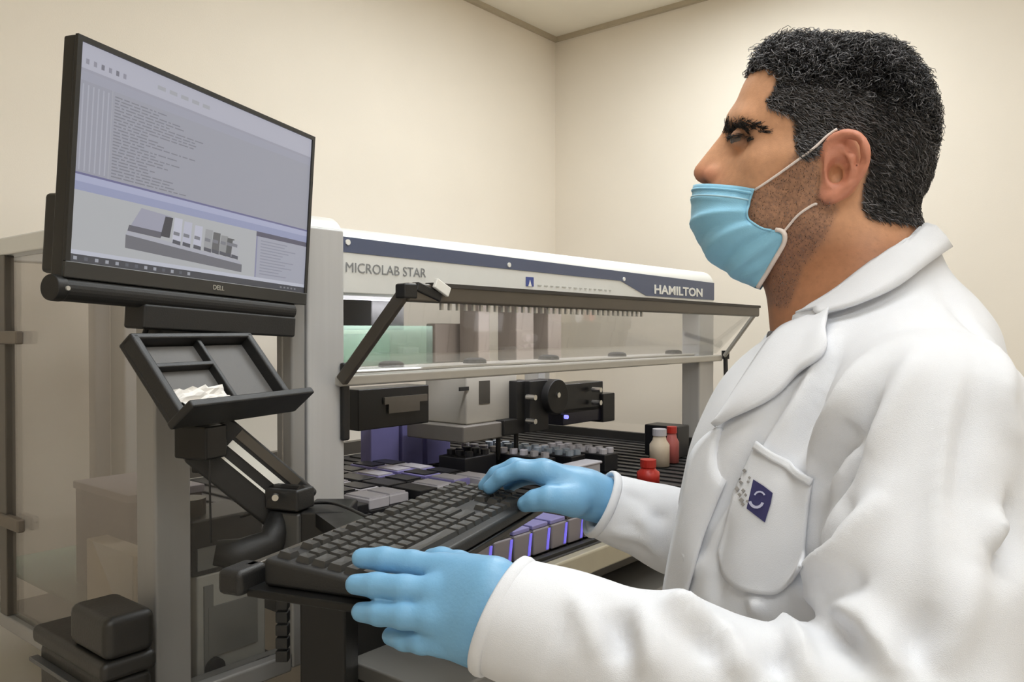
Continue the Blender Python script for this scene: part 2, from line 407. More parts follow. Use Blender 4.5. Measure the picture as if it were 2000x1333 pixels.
# small blue emblem: square with a white peak, and the thin grey line of print beside it
MB().box((.640, YF, 1.553), (.672, YF + .001, 1.577)).build('emblem', mat('emblem_blue', rgb(70, 84, 150), 0.5), lh)
b = MB(); b.prism([(.649, YF - .0006, 1.553), (.663, YF - .0006, 1.553), (.656, YF - .0006, 1.570)], (0, .0006, 0)); b.build('emblem_peak', m_wletter, lh)
b = MB(); x = .69
while x < 1.05:
    wd = random.choice((.012, .016, .02)); zz = random.choice((.010, .014))
    b.box((x, YF + .0002, 1.556), (x + wd, YF + .001, 1.5585))
    x += wd + .012
b.build('fine_print', mat('pale_print', rgb(186, 186, 180), 0.5), lh, kind='stuff')
# signal lamp on top of the end cap
MB().cyl((-.012, .04, 1.668), (-.012, .04, 1.682), .017, 16).build('lamp_base', m_black, lh)
MB().cyl((-.012, .04, 1.682), (-.012, .04, 1.694), .013, 16).build('signal_lamp', m_red, lh)

# body below the deck and deck plate
MB().box((-.04, -.40, .93), (1.70, .78, 1.005)).build('base_body', mat('charcoal_body', rgb(64, 62, 58), 0.5), lh, bevel=.004)
MB().box((-.04, -.455, 1.005), (1.66, .78, 1.03)).build('deck_plate', mat('deck_metal', rgb(70, 68, 68), 0.4, metal=0.3), lh)
MB().box((-.06, -.475, .985), (1.70, -.45, 1.028)).build('loading_rail', m_beige, lh, bevel=.005, seg=3)
MB().box((-.05, -.449, 1.03), (1.66, -.435, 1.036)).build('rail_track', m_black, lh)
for x in (0.0, 1.62):
    for y in (-.3, .7): MB().cyl((x, y, .90), (x, y, .93), .03, 16).build('foot', m_rubber, lh)
for i in range(30):
    x = .03 + i * .0545
    MB().box((x, -.43, 1.03), (x + .006, .74, 1.034)).build('guide_track', m_black, lh)
MB().box((1.60, -.1, 1.03), (1.62, .74, 1.06)).build('deck_rim', m_black, lh)

# raised front cover: lower rail on the hinge line, upper rail swung out towards the person
CL = np.array([.055, -.02, 1.345]); CR = np.array([1.755, -.02, 1.345]); UL = ML(790, 571, 1, -.20); UR = ML(1478, 609, 1, -.20)
CLs = np.array([.02, -.02, 1.345])
cov = MB(); cov.add([CL + (0, 0, .01), CR + (0, 0, .01), UR, UL], [(0, 1, 2, 3)])
o = cov.build('cover_glass', m_glass, lh); md = o.modifiers.new('thickness', 'SOLIDIFY'); md.thickness = .004
MB().box((CLs[0], -.045, 1.328), (CR[0], .0, 1.350)).build('lower_rail', m_lgrey, lh, bevel=.005, seg=3)
MB().box((CLs[0], .0, 1.350), (CR[0], .10, 1.357)).build('rail_ledge', m_lgrey, lh, bevel=.002)
b = MB(); b.bar(UL, UR, .022, .036); b.build('upper_rail', m_dgrey, lh, bevel=.006, seg=3)
b = MB(); b.bar(UL + (.06, -.004, .016), UR + (0, -.004, .016), .02, .008); b.build('upper_seal', m_rubber, lh)
b = MB(); b.bar(CLs + (0, -.03, -.005), UL + (0, .0, .0), .016, .024); b.build('cover_side_bar', m_dgrey, lh, bevel=.003)
b = MB(); b.bar(CR + (0, -.03, .0), UR, .010, .014); b.build('cover_side_bar', m_lgrey, lh, bevel=.003)
b = MB(); b.box((UL[0] - .012, UL[1] - .014, UL[2] - .012), (UL[0] + .022, UL[1] + .014, UL[2] + .016)); b.build('cover_catch', m_black, lh, bevel=.004)
b = MB(); b.bar(UL + (.02, -.005, .012), UL + (.085, -.005, -.008), .02, .018); b.build('catch_lever', m_black, lh, bevel=.003)
b = MB(); b.bar(UL + (.062, -.018, .020), UL + (.10, -.018, .002), .008, .020); b.build('catch_plate', m_wletter, lh, bevel=.002)
for i, x in enumerate((.24, .52, .83, 1.19, 1.56)):
    b = MB(); b.tube([(x, .05, 1.357), (x, .05, 1.366), (x, .05, 1.370)], [.030, .028, .018], 18); o = b.build('rubber_pad', m_rubber, lh, smooth=False)
# comb of short slats hanging under the upper rail
for i in range(34):
    t = .06 + i * .0142; q = UL + (UR - UL) * t
    MB().box((q[0] - .002, q[1] - .002, q[2] - .031), (q[0] + .004, q[1] + .004, q[2] - .012)).build('comb_slat', m_lgrey, lh)
# gas struts
MB().box((.030, -.042, 1.22), (.048, -.03, 1.375)).build('gas_strut', m_black, lh, bevel=.004)
b = MB(); b.tube([CR + (.01, -.03, .0), CR + (-.005, -.04, -.12)], [.008, .008], 10); b.tube([CR + (.01, -.03, .02), CR + (.01, -.03, -.01)], .014, 10); b.build('gas_strut', m_black, lh)
# fill light added under the hood to brighten deck and wall behind
MB().box((.10, .085, 1.508), (1.60, .115, 1.515)).build('fill_strip', mat('fill_strip_glow', rgb(240, 240, 245), .5, emit=(0.95, 0.95, 1, 1), estr=0.7), lh)
L = bpy.data.lights.new('hood_fill_lamp', 'AREA'); L.shape = 'RECTANGLE'; L.size = 1.5; L.size_y = .03; L.energy = 7.0; L.color = (.97, .96, 1.0)
o = bpy.data.objects.new('hood_fill_lamp', L); COL.objects.link(o); o.parent = lh; o.location = (.85, .10, 1.505); o.rotation_euler = (math.radians(48), 0, 0)
# side glazing
MB().box((1.70, .05, 1.08), (1.705, .72, 1.56)).build('side_pane', m_glass, lh)
# pale green translucent panes behind the left end of the cover
q0 = ML(650, 640, 1, .12); q1 = ML(845, 640, 1, .12)
MB().box((q0[0], .12, 1.357), (q1[0], .125, 1.45)).build('green_pane', m_gglass, lh)
MB().box((q0[0] + .01, .30, 1.36), (q1[0] + .02, .305, 1.43)).build('green_pane', m_gglass, lh)
# dark drive box high on the left
q0 = ML(726, 582, 1, .15); q1 = ML(790, 620, 1, .15)
MB().box((q0[0], .15, 1.44), (q1[0], .45, 1.56)).build('drive_box', m_black, lh, bevel=.004)
# pipetting channels: grey vertical spindles hanging from the gantry
MB().box((.35, .30, 1.53), (1.62, .42, 1.56)).build('gantry_beam', m_grey, lh, bevel=.004)
for px, wd in ((946, 22), (1026, 34), (1084, 26)):
    q0 = ML(px - wd / 2, 650, 1, .32); q1 = ML(px + wd / 2, 650, 1, .32)
    MB().box((q0[0], .32, 1.34), (q1[0], .40, 1.535)).build('pipetting_channel', mat('taupe_spindle', rgb(140, 128, 116), 0.5), lh, bevel=.004)
q0 = ML(850, 640, 1, .42); q1 = ML(905, 640, 1, .42)
MB().box((q0[0], .42, 1.34), (q1[0], .46, 1.46)).build('pipetting_channel', mat('taupe_spindle', None), lh, bevel=.004)
# moving arm: dark rail, grey housing, gripper
YA = .18
def bx(name, px0, py0, px1, py1, y, dep, m, bevel=.003):
    a = ML(px0, py0, 1, y); d = ML(px1, py1, 1, y)
    return MB().box((a[0], y, d[2]), (d[0], y + dep, a[2])).build(name, m, lh, bevel=bevel)
bx('arm_rail', 700, 762, 838, 826, .22, .08, m_blackm)
bx('arm_guide', 752, 777, 835, 783, .214, .01, m_dgrey, 0)
bx('arm_guide', 760, 790, 820, 802, .214, .01, m_dgrey, 0)
a = ML(911, 735, 1, YA); d = ML(1010, 818, 1, YA)
MB().box((a[0], YA, d[2]), (d[0], YA + .16, a[2] + .02)).build('arm_housing', m_grey, lh, bevel=.005)
a2 = ML(905, 818, 1, YA - .02); d2 = ML(1000, 852, 1, YA - .02)
MB().box((a2[0], YA - .02, d2[2] - .0), (d2[0], YA + .2, d[2])).build('housing_tray', mat('mid_grey_tray', rgb(120, 116, 110), 0.5), lh, bevel=.004)
bx('housing_slot', 936, 745, 957, 788, YA - .001, .004, mat('slot_shadow_plastic', rgb(62, 58, 50), 0.6), 0)
bx('housing_label', 898, 757, 916, 763, YA - .002, .004, m_black, 0)
bx('gripper_plate', 1010, 745, 1040, 835, YA - .03, .05, m_black)
bx('gripper_plate', 985, 822, 1050, 842, YA - .03, .05, m_black)
bx('gripper_body', 1035, 745, 1072, 840, YA - .05, .05, m_black)
bx('gripper_motor', 1095, 752, 1178, 800, YA - .04, .07, m_blackm)
bx('gripper_motor', 1100, 800, 1190, 818, YA - .04, .06, mat('deep_blue_black', rgb(22, 20, 34), 0.4))
bx('gripper_end', 1178, 770, 1201, 822, YA - .05, .08, m_blackm)
a = ML(1083, 775, 1, YA - .06); b = MB(); b.cyl((a[0], YA - .075, a[2]), (a[0], YA - .0, a[2]), .052, 28); b.build('gripper_wheel', m_black, lh, bevel=.003)
for px, py in ((1044, 777), (1044, 824), (1090, 772), (1172, 762), (1172, 787)):
    a = ML(px, py, 1, YA - .078); b = MB(); b.cyl((a[0], YA - .082, a[2]), (a[0], YA - .05, a[2]), .008, 10); b.build('bolt', m_steel, lh)
a = ML(1106, 815, 1, YA - .045); b = MB(); b.cyl((a[0], YA - .05, a[2]), (a[0], YA - .03, a[2]), .006, 10)
b.build('status_light', mat('blue_led', rgb(120, 120, 255), 0.3, emit=rgb(120, 120, 255), estr=2.0), lh)
for px in (973, 1008):
    a = ML(px, 842, 1, YA); d = ML(px, 898, 1, YA); MB().cyl((a[0], YA, a[2]), (a[0], YA, d[2]), .007, 10).build('probe_rod', m_blackm, lh)

# ---- labware on the deck (things of their own)
m_rackw = mat('white_rack', rgb(186, 183, 190), 0.45)
m_rackk = mat('black_rack', rgb(26, 26, 30), 0.4)
m_frost = mat('frosted_violet', rgb(128, 122, 178), 0.35)
def carrier(x, wd, y0, y1, z1, kind, label, group):
    r = empty('plate_carrier', M2W((x + wd / 2, y0, 1.034)), ROOMZ, label, 'labware', group)
    h = z1 - 1.034; ln = y1 - y0
    MB().box((-wd / 2, 0, 0), (wd / 2, ln, h * .55)).build('carrier_body', m_rackk if kind != 'violet' else mat('grey_carrier', rgb(120, 116, 122), 0.45), r, bevel=.002)
    n = max(1, int(ln / .095)); st = ln / n
    for i in range(n):
        m = {'white': m_rackw, 'black': m_rackk, 'violet': m_frost, 'mixed': (m_rackw, m_rackk, m_frost)[i % 3]}[kind]
        p = MB().box((-wd / 2 + .003, i * st + .006, h * .55), (wd / 2 - .003, (i + 1) * st - .006, h)).build('plate', m, r, bevel=.002)
        if kind != 'black':
            MB().box((-wd / 2 + .008, i * st + .012, h), (wd / 2 - .008, (i + 1) * st - .012, h + .003)).build('plate_lid', m_rackk if i % 2 else m_rackw, p)
    return r
# left rear run beside the column
kinds = ['black', 'mixed', 'white', 'black', 'mixed', 'violet', 'mixed']
ordw = ['first', 'second', 'third', 'fourth', 'fifth', 'sixth', 'seventh']
for i in range(7):
    carrier(.06 + i * .068, .062, -.02 + .012 * (i % 3), .40, 1.078 + .003 * (i % 2), kinds[i], f'{ordw[i]} low plate carrier counted rightwards from the grey corner column', 'plate carriers on the deck behind the keyboard')
def tip_box(px0, px1, y, z0, z1, label):
    a = ML(px0, 850, 1, y); d = ML(px1, 850, 1, y)
    r = empty('tip_box', M2W(((a[0] + d[0]) / 2, y, z0)), ROOMZ, label, 'tip box', 'tall violet tip boxes under the robot arm')
    wd = (d[0] - a[0]) / 2 - .004
    MB().box((-wd, 0, 0), (wd, .045, z1 - z0)).build('box_body', m_violet, r, bevel=.004)
    MB().box((-wd - .003, -.003, z1 - z0 - .012), (wd + .003, .048, z1 - z0 + .004)).build('box_rim', m_rackk, r, bevel=.002)
    return r
tip_box(722, 782, .42, 1.034, 1.19, 'left violet tip box under the dark arm rail')
tip_box(784, 828, .42, 1.034, 1.18, 'middle violet tip box under the grey arm housing')
tip_box(832, 882, .42, 1.034, 1.17, 'right violet tip box beside the gripper probe rods')
# black tube racks to the right, each with a row of caps
def tube_rack(px, py, z, wd, ln, n, cap, label, body=None, hgt=.05, at=None):
    a = ML(px, py, 2, z) if at is None else at
    r = empty('tube_rack', M2W((a[0], a[1], 1.034)), ROOMZ, label, 'tube rack', 'tube racks at the right of the deck')
    MB().box((-wd / 2, 0, 0), (wd / 2, ln, hgt)).build('rack_body', body or m_rackk, r, bevel=.003)
    for i in range(n):
        y = (i + .5) * ln / n
        for xx in ((-wd / 4, wd / 4) if wd > .06 else (0,)):
            b = MB(); b.cyl((xx, y, hgt), (xx, y, hgt + .014), min(.012, ln / n * .4), 10); b.build('tube_cap', cap, r)
    return r
tube_rack(940, 915, 1.06, .13, .10, 3, m_rackk, 'black rack standing behind the fingers of the far gloved hand', hgt=.06)
tube_rack(1075, 905, 1.07, .05, .34, 9, m_rackw, 'narrow black rack of pale caps behind the far glove')
tube_rack(1130, 900, 1.07, .07, .34, 9, mat('pale_blue_cap', rgb(150, 160, 172), .4), 'black rack of pale blue caps in the middle of the far row')
tube_rack(1200, 905, 1.07, .07, .22, 6, m_rackw, 'black rack of white caps left of the red bottle', at=(.985, -.06))
def tub(px, py, z, label):
    a = ML(px, py, 2, z); r = empty('reagent_tub', M2W((a[0], a[1], 1.034)), ROOMZ, label, 'tub', 'white tubs near the far glove')
    MB().box((-.06, 0, 0), (.06, .05, .05)).build('tub_body', m_rackw, r, bevel=.008, seg=3)
    MB().box((-.063, -.003, .045), (.063, .053, .052)).build('tub_rim', m_rackw, r, bevel=.003)
tub(1150, 925, 1.06, 'white reagent tub showing just above the far gloved wrist')
tub(1070, 885, 1.07, 'white reagent tub behind the knuckles of the far glove')
def bottle(px, py, y, cap, body, label, r_=.03, h=.07):
    a = ML(px, py, 1, y); r = empty('reagent_bottle', M2W((a[0], y, 1.034)), 0, label, 'bottle', 'reagent bottles at the right end of the deck')
    b = MB(); b.tube([(0, 0, 0), (0, 0, h * .7), (0, 0, h * .85), (0, 0, h)], [r_, r_, r_ * .7, r_ * .6], 20); b.build('bottle_body', body, r, smooth=True)
    b = MB(); b.cyl((0, 0, h), (0, 0, h + .02), r_ * .7, 18); b.build('bottle_cap', cap, r)
bottle(1266, 910, -.24, m_red, m_red, 'red bottle at the right end of the deck beside the lab coat', .030, .045)
bottle(1288, 900, -.12, m_rackw, mat('cream_bottle', rgb(205, 190, 170), .5), 'cream bottle directly behind the red bottle', .03, .09)
bottle(1312, 895, -.12, m_red, mat('pale_red_bottle', rgb(170, 90, 86), .5), 'pale bottle with red label cap nearest the right post', .022, .09)
MB_ = MB().box((-.04, 0, 0), (.04, .12, .10)); ob = MB_.build('waste_box', m_rackk, None, bevel=.004); a = ML(1335, 915, 1, -.10)
ob.location = M2W((a[0], -.10, 1.034)); ob.rotation_euler = (0, 0, ROOMZ); tag(ob, 'small black waste box at the right end of the deck beside the coat front', 'box')

# violet sample carriers standing out on the loading rail, in front
xs = [-.02, .034, .088, .142, .196, .25, .304, .358]
for i, x in enumerate(xs):
    ordn = ['first', 'second', 'third', 'fourth', 'fifth', 'sixth', 'seventh', 'eighth'][i]
    r = empty('sample_carrier', M2W((x, -.432, 1.037)), ROOMZ, f'{ordn} violet sample carrier from the left on the loading rail below the keyboard', 'labware', 'violet sample carriers on the loading rail')
    MB().box((0, 0, 0), (.048, .20, .045)).build('carrier_body', mat('carrier_grey', rgb(118, 112, 116), 0.4), r, bevel=.003)
    MB().box((.001, .004, .045), (.047, .19, .053)).build('carrier_top', m_violet if i in (2, 3, 4) else mat('dark_olive_top', rgb(66, 64, 58), .45), r, bevel=.002)
    b = MB(); b.prism([(.036, -.0015, .004), (.042, -.0015, .004), (.048, -.0015, .042), (.042, -.0015, .042)], (0, .0016, 0)); b.build('lit_window', m_vglow, r)

# ---- glass side cabinet, left of the machine
cab = empty('glass_cabinet', ROOT0, ROOMZ, 'aluminium framed side cabinet with smoked clear panels left of the machine', 'cabinet')
m_alu2 = mat('grey_aluminium', rgb(150, 148, 145), .45, metal=.15, stretch=(1, 1, .05))
def post(x0, x1, y0, y1, z0, z1, name='frame_post', m=m_alu2, bv=.005): return MB().box((x0, y0, z0), (x1, y1, z1)).build(name, m, cab, bevel=bv)
post(-.346, -.283, -.03, .035, .0, 1.60)
post(-.082, -.05, -.03, .02, .80, 1.60)
post(-.346, -.306, .78, .82, .0, 1.60)
post(-.09, -.05, .78, .82, .0, 1.60)
post(-.283, -.082, -.03, .02, .795, .83, 'frame_rail')
post(-.283, -.082, -.03, .0, 1.60, 1.645, 'frame_rail', m_white)
post(-.346, -.300, .035, .78, 1.60, 1.638, 'frame_rail', m_white)
post(-.346, -.316, .035, .78, .795, .825, 'frame_rail')
post(-.306, -.09, .79, .82, 1.60, 1.638, 'frame_rail', m_white)
post(-.30, -.06, .0, .80, .790, .80, 'floor_plate', m_dgrey, 0)
MB().box((-.333, .04, .825), (-.328, .775, 1.595)).build('side_panel', m_smoke, cab)
MB().box((-.28, -.008, .83), (-.085, -.003, 1.60)).build('front_panel', m_glass, cab)
post(-.345, -.325, .62, .66, .825, 1.60, 'door_stile', m_dgrey, .002)
m_hinge = mat('smoked_hinge', rgb(110, 100, 88), .5)
for z in (1.424, 1.03): MB().box((-.350, .545, z - .014), (-.334, .70, z + .014)).build('hinge', m_hinge, cab, bevel=.004)
MB().box((-.325, .16, .905), (-.10, .77, .912)).build('glass_shelf', m_gglass, cab)
# things inside the cabinet
def cbox(name, lo, hi, m, label, cat, bevel=.004, extra=None):
    r = empty(name, M2W(((lo[0] + hi[0]) / 2, (lo[1] + hi[1]) / 2, lo[2])), ROOMZ, label, cat)
    hx, hy, h = (hi[0] - lo[0]) / 2, (hi[1] - lo[1]) / 2, hi[2] - lo[2]
    MB().box((-hx, -hy, 0), (hx, hy, h)).build('body', m, r, bevel=bevel)
    if extra: extra(r, hx, hy, h)
    return r
def ex_lid(r, hx, hy, h): MB().box((-hx - .003, -hy - .003, h - .01), (hx + .003, hy + .003, h + .006)).build('lid', mat('grey_lid', rgb(150, 142, 146), .5), r, bevel=.002)
cbox('storage_box', (-.27, .22, .912), (-.12, .46, 1.12), mat('mauve_grey_plastic', rgb(116, 106, 108), .5), 'mauve grey lidded box on the glass shelf in the cabinet', 'box', extra=ex_lid)
def ex_flap(r, hx, hy, h):
    b = MB(); b.prism([(-hx - .001, -hy + .01, h), (-hx - .001, hy - .03, h), (-hx - .001, -hy + .05, .01), (-hx - .001, -hy + .01, .01)], (-.001, 0, 0)); b.build('paper_label', m_wletter, r)
cbox('carton', (-.315, .10, .912), (-.275, .30, 1.04), mat('white_card', rgb(226, 216, 198), .7), 'white card carton beside the mauve box behind the grey post', 'carton', .002, ex_flap)
def ex_pump(r, hx, hy, h):
    MB().box((-hx + .02, -hy - .004, h * .25), (hx - .02, -hy, h * .7)).build('front_plate', mat('slate_plate', rgb(120, 119, 114), .5), r)
    MB().cyl((-hx + .03, -hy - .012, h * .15), (-hx + .03, -hy, h * .15), .018, 16).build('knob', m_black, r)
    MB().box((-hx + .012, -hy - .003, h * .08), (-hx + .03, -hy, h * .9)).build('side_trim', mat('slate_plate', None), r)
cbox('vacuum_pump', (-.24, .03, .80), (-.10, .15, 1.0), mat('pump_grey', rgb(170, 168, 160), .45), 'pale grey pump unit low in the cabinet behind the front pane', 'pump', extra=ex_pump)
def ex_board(r, hx, hy, h):
    MB().box((-hx + .01, -hy - .003, h * .1), (hx - .01, -hy, h * .5)).build('front_plate', mat('slate_plate', None), r)
    MB().cyl((-hx + .03, 0, h), (-hx + .03, 0, h + .03), .03, 16).build('cap', m_dgrey, r)
cbox('control_unit', (-.25, .03, 1.0), (-.105, .155, 1.10), mat('graphite_case', rgb(52, 50, 46), .45), 'dark control unit standing on the pale pump unit in the cabinet', 'controller', extra=ex_board)

# dark bin standing on the floor left of the cabinet
binr = empty('waste_bin', tuple(M2W((-.415, .035, 0))), ROOMZ, 'dark plastic bin with stepped top at the lower left before the glass cabinet', 'bin')
m_bin = mat('bin_charcoal', rgb(38, 36, 33), .45, bump=.15)
MB().box((-.035, -.125, 0), (.035, .13, .915)).build('bin_body', m_bin, binr, bevel=.012, seg=3)
MB().box((-.045, -.13, .915), (.04, .135, .945)).build('bin_rim', m_bin, binr, bevel=.010, seg=3)
MB().box((-.040, -.13, .945), (.038, .0, 1.01)).build('bin_lid', m_bin, binr, bevel=.014, seg=3)
MB().box((-.049, -.13, .885), (-.034, .135, .892)).build('highlight_ridge', mat('highlight_ridge', rgb(80, 80, 80), .4), binr, bevel=.002)  # paler grey ridge, the rim's highlight put into its colour
# ------------------------------------------------------------------ monitor, arm, keyboard
UA = math.radians(22.0)
U = np.array([math.sin(UA), math.cos(UA), 0.0]); NN = np.array([math.cos(UA), -math.sin(UA), 0.0])   # along the screen, out of the screen
TILT = math.radians(2.2)
ROLL = math.radians(2.4); UM = U * math.cos(ROLL) - np.array([0, 0, 1.0]) * math.sin(ROLL)
SU = np.array([0, 0, 1.0]) * math.cos(TILT) + NN * math.sin(TILT) + U * math.sin(ROLL); SU /= np.linalg.norm(SU); SN = np.cross(UM, SU)
if SN @ NN < 0: SN = -SN
MW, MH = .502, .311
mc0 = P(122, 542, 1.025)                         # lower near corner of the bezel front
def S(u, v, n=0.0): return mc0 + UM * u + SU * v + SN * n
m_bez = mat('bezel_black', rgb(34, 33, 31), .4, var=.08)
m_bez2 = mat('bezel_satin', rgb(48, 47, 45), .35, var=.05)
mon = empty('monitor', S(MW / 2, 0, -.03), 0, 'black flat monitor showing software windows, mounted on the arm', 'monitor')
def W2L(o, pts):
    inv = np.array((Matrix.LocRotScale(o.location, o.rotation_euler, None)).inverted())
    return [inv[:3, :3] @ np.array(p) + inv[:3, 3] for p in pts]
def wb(b, name, m, parent, **k):
    b.v = W2L(parent, b.v); return b.build(name, m, parent, **k)
b = MB(); b.obox(S(MW / 2, MH / 2, -.012), UM * MW / 2, SU * MH / 2, SN * .011); wb(b, 'housing', m_bez, mon, bevel=.003)
b = MB(); b.obox(S(MW / 2, MH * .42, -.036), UM * MW * .40, SU * MH * .30, SN * .014); wb(b, 'back_shell', m_bez, mon, bevel=.008, seg=3)
b = MB(); b.obox(S(MW / 2, .058, -.034), UM * MW * .492, SU * .052, SN * .013); wb(b, 'lower_back_shell', m_bez, mon, bevel=.006, seg=3)
b = MB(); bt, bs, bb = .007, .007, .022
for (u0, u1, v0, v1) in ((0, MW, MH - bt, MH), (0, bs, bb, MH - bt), (MW - bs, MW, bb, MH - bt)):
    b.obox(S((u0 + u1) / 2, (v0 + v1) / 2, .001), UM * (u1 - u0) / 2, SU * (v1 - v0) / 2, SN * .0025)
wb(b, 'bezel', m_bez, mon)
b = MB(); b.obox(S(MW / 2, bb / 2, .001), UM * MW / 2, SU * bb / 2, SN * .003); wb(b, 'lower_bezel', m_bez2, mon, bevel=.002)
me = lettering('maker_mark', 'DELL', (0, 0, 0), (1, 0, 0), (0, 1, 0), .024, .007, mat('mark_silver', rgb(190, 188, 180), .3, metal=.5), mon)
R3 = np.stack([UM, SU, np.cross(UM, SU)], 1); co = np.empty(len(me.data.vertices) * 3); me.data.vertices.foreach_get('co', co); co = co.reshape(-1, 3)
w_ = S(MW / 2 + .01, bb / 2 - .003, .0045)[None] + co @ R3.T
me.data.vertices.foreach_set('co', np.array(W2L(mon, list(w_))).ravel()); me.data.update()
# the lit picture: flat coloured areas in screen coordinates (0..1 from upper left)
SWd, SHt = MW - 2 * bs, MH - bt - bb
def soft(col): g_ = sum(col) / 3; return tuple(g_ + (k - g_) * .75 for k in col)
class UI:
    def __init__(s): s.v = []; s.f = []; s.c = []; s.lay = 0
    def poly(s, pts, col):
        s.lay += 1; n = len(s.v); off = .0006 + s.lay * 2e-6
        s.v += [S(bs + u * SWd, bb + (1 - v) * SHt, off) for u, v in pts]; s.f.append(tuple(range(n, n + len(pts)))); s.c += [tuple(lin(k) for k in soft(col))] * len(pts)
    def rect(s, u0, v0, u1, v1, col): s.poly([(u0, v1), (u1, v1), (u1, v0), (u0, v0)], col)
ui = UI(); R_ = random.Random(3)
ui.rect(0, 0, 1, 1, (158, 160, 172))
ui.rect(0, 0, 1, .115, (172, 173, 190)); ui.rect(0, .115, 1, .128, (150, 151, 168)); ui.rect(.0, .128, 1, .17, (152, 154, 172))
for i in range(6): ui.rect(.018 + i * .024, .068, .018 + i * .024 + .010, .092, (112, 112, 126) if i in (2, 4) else (136, 136, 152))
for i in range(5): ui.rect(.26 + i * .045, .055, .26 + i * .045 + .03, .075, (158, 160, 168))
ui.rect(.0, .17, .105, .59, (147, 149, 164))
for i in range(6): ui.rect(.012 + i * .016, .185, .012 + i * .016 + .004, .58, (164, 166, 182))
ui.rect(.108, .17, 1, .59, (150, 152, 166))
for i in range(26):
    v = .19 + i * .0152; u = .115
    ln = .10 + .22 * R_.random()
    while u < .115 + ln:
        wd = .008 + .03 * R_.random(); ui.rect(u, v, min(u + wd, .45), v + .006, (122, 124, 136)); u += wd + .006
ui.rect(0, .59, 1, .600, (98, 98, 148)); ui.rect(0, .600, 1, .632, (160, 166, 202)); ui.rect(0, .632, 1, .672, (140, 148, 188))
ui.rect(0, .672, 1, .945, (170, 173, 177)); ui.rect(0, .945, 1, .965, (182, 186, 202))
# tool window with a drawn instrument on its deck
ui.poly([(.175, .90), (.655, .93), (.655, .885), (.175, .835)], (104, 105, 114))
ui.poly([(.175, .835), (.655, .885), (.64, .865), (.18, .815)], (164, 166, 180))
ui.poly([(.18, .815), (.30, .822), (.34, .70), (.225, .69)], (150, 151, 172))
ui.poly([(.18, .815), (.30, .822), (.31, .79), (.185, .785)], (92, 92, 104))
ui.poly([(.30, .81), (.335, .812), (.345, .705), (.315, .705)], (62, 62, 70))
for i, (u, cc) in enumerate([(.345, (184, 186, 204)), (.385, (176, 178, 198)), (.43, (180, 182, 202)), (.475, (150, 152, 156)), (.51, (96, 96, 98)), (.545, (140, 142, 144)), (.575, (84, 86, 88)), (.60, (168, 170, 178))]):
    ui.poly([(u, .83 + i * .003), (u + .034, .835 + i * .003), (u + .038, .70 + i * .008), (u + .006, .70 + i * .008)], cc)
    ui.poly([(u + .004, .79), (u + .028, .793), (u + .029, .775), (u + .005, .772)], (118, 120, 130))
    ui.poly([(u + .002, .835 + i * .003), (u + .034, .84 + i * .003), (u + .034, .82 + i * .003), (u + .003, .815 + i * .003)], (78, 80, 92))
ui.rect(.725, .672, 1, .945, (156, 159, 176)); ui.rect(.72, .672, .727, .945, (128, 130, 166)); ui.rect(.72, .672, 1, .700, (84, 82, 104))
for i in range(12): ui.rect(.745, .72 + i * .018, .745 + .08 + .12 * R_.random(), .726 + i * .018, (136, 139, 156))
ui.rect(0, .965, 1, 1, (62, 64, 72))
for i in range(13):
    if i in (1, 5, 6, 9, 11): cc = (84, 88, 100)
    else: cc = (150, 154, 166)
    ui.rect(.012 + i * .0335, .974, .012 + i * .0335 + .011, .990, cc)
for i in range(5): ui.rect(.86 + i * .02, .978, .87 + i * .02, .988, (120, 122, 130))
me = bpy.data.meshes.new('screen'); me.from_pydata([tuple(v) for v in W2L(mon, ui.v)], [], ui.f); me.update()
at = me.color_attributes.new('tone', 'FLOAT_COLOR', 'POINT'); at.data.foreach_set('color', np.array([c_ + (1,) for c_ in ui.c], np.float32).ravel())
ms = bpy.data.materials.new('screen_picture'); ms.use_nodes = True; MATS['screen_picture'] = ms
nt = ms.node_tree; bsd = nt.nodes['Principled BSDF']; an = nt.nodes.new('ShaderNodeAttribute'); an.attribute_name = 'tone'
nt.links.new(an.outputs['Color'], bsd.inputs['Emission Color']); bsd.inputs['Emission Strength'].default_value = .88
bsd.inputs['Base Color'].default_value = (.02, .02, .025, 1); bsd.inputs['Roughness'].default_value = .35
scr = link_mesh('screen', me, ms, mon)

# ---- arm: carries monitor, accessory tray and keyboard tray on a black post
pc = P(645, 1250, 1.25)
arm = empty('workstation_arm', (pc[0], pc[1], 0), 0, 'black jointed workstation arm with crossbar, accessory tray and keyboard shelf', 'monitor arm')
def ab(b, name, m=m_black, **k): return wb(b, name, m, arm, **k)
b = MB(); b.obox((pc[0], pc[1], .585), (.034, 0, 0), (0, .05, 0), (0, 0, .585)); ab(b, 'post', m_blackm, bevel=.004)
b = MB(); b.obox((pc[0], pc[1], .012), (.12, 0, 0), (0, .16, 0), (0, 0, .012)); ab(b, 'foot_plate', m_blackm, bevel=.004)
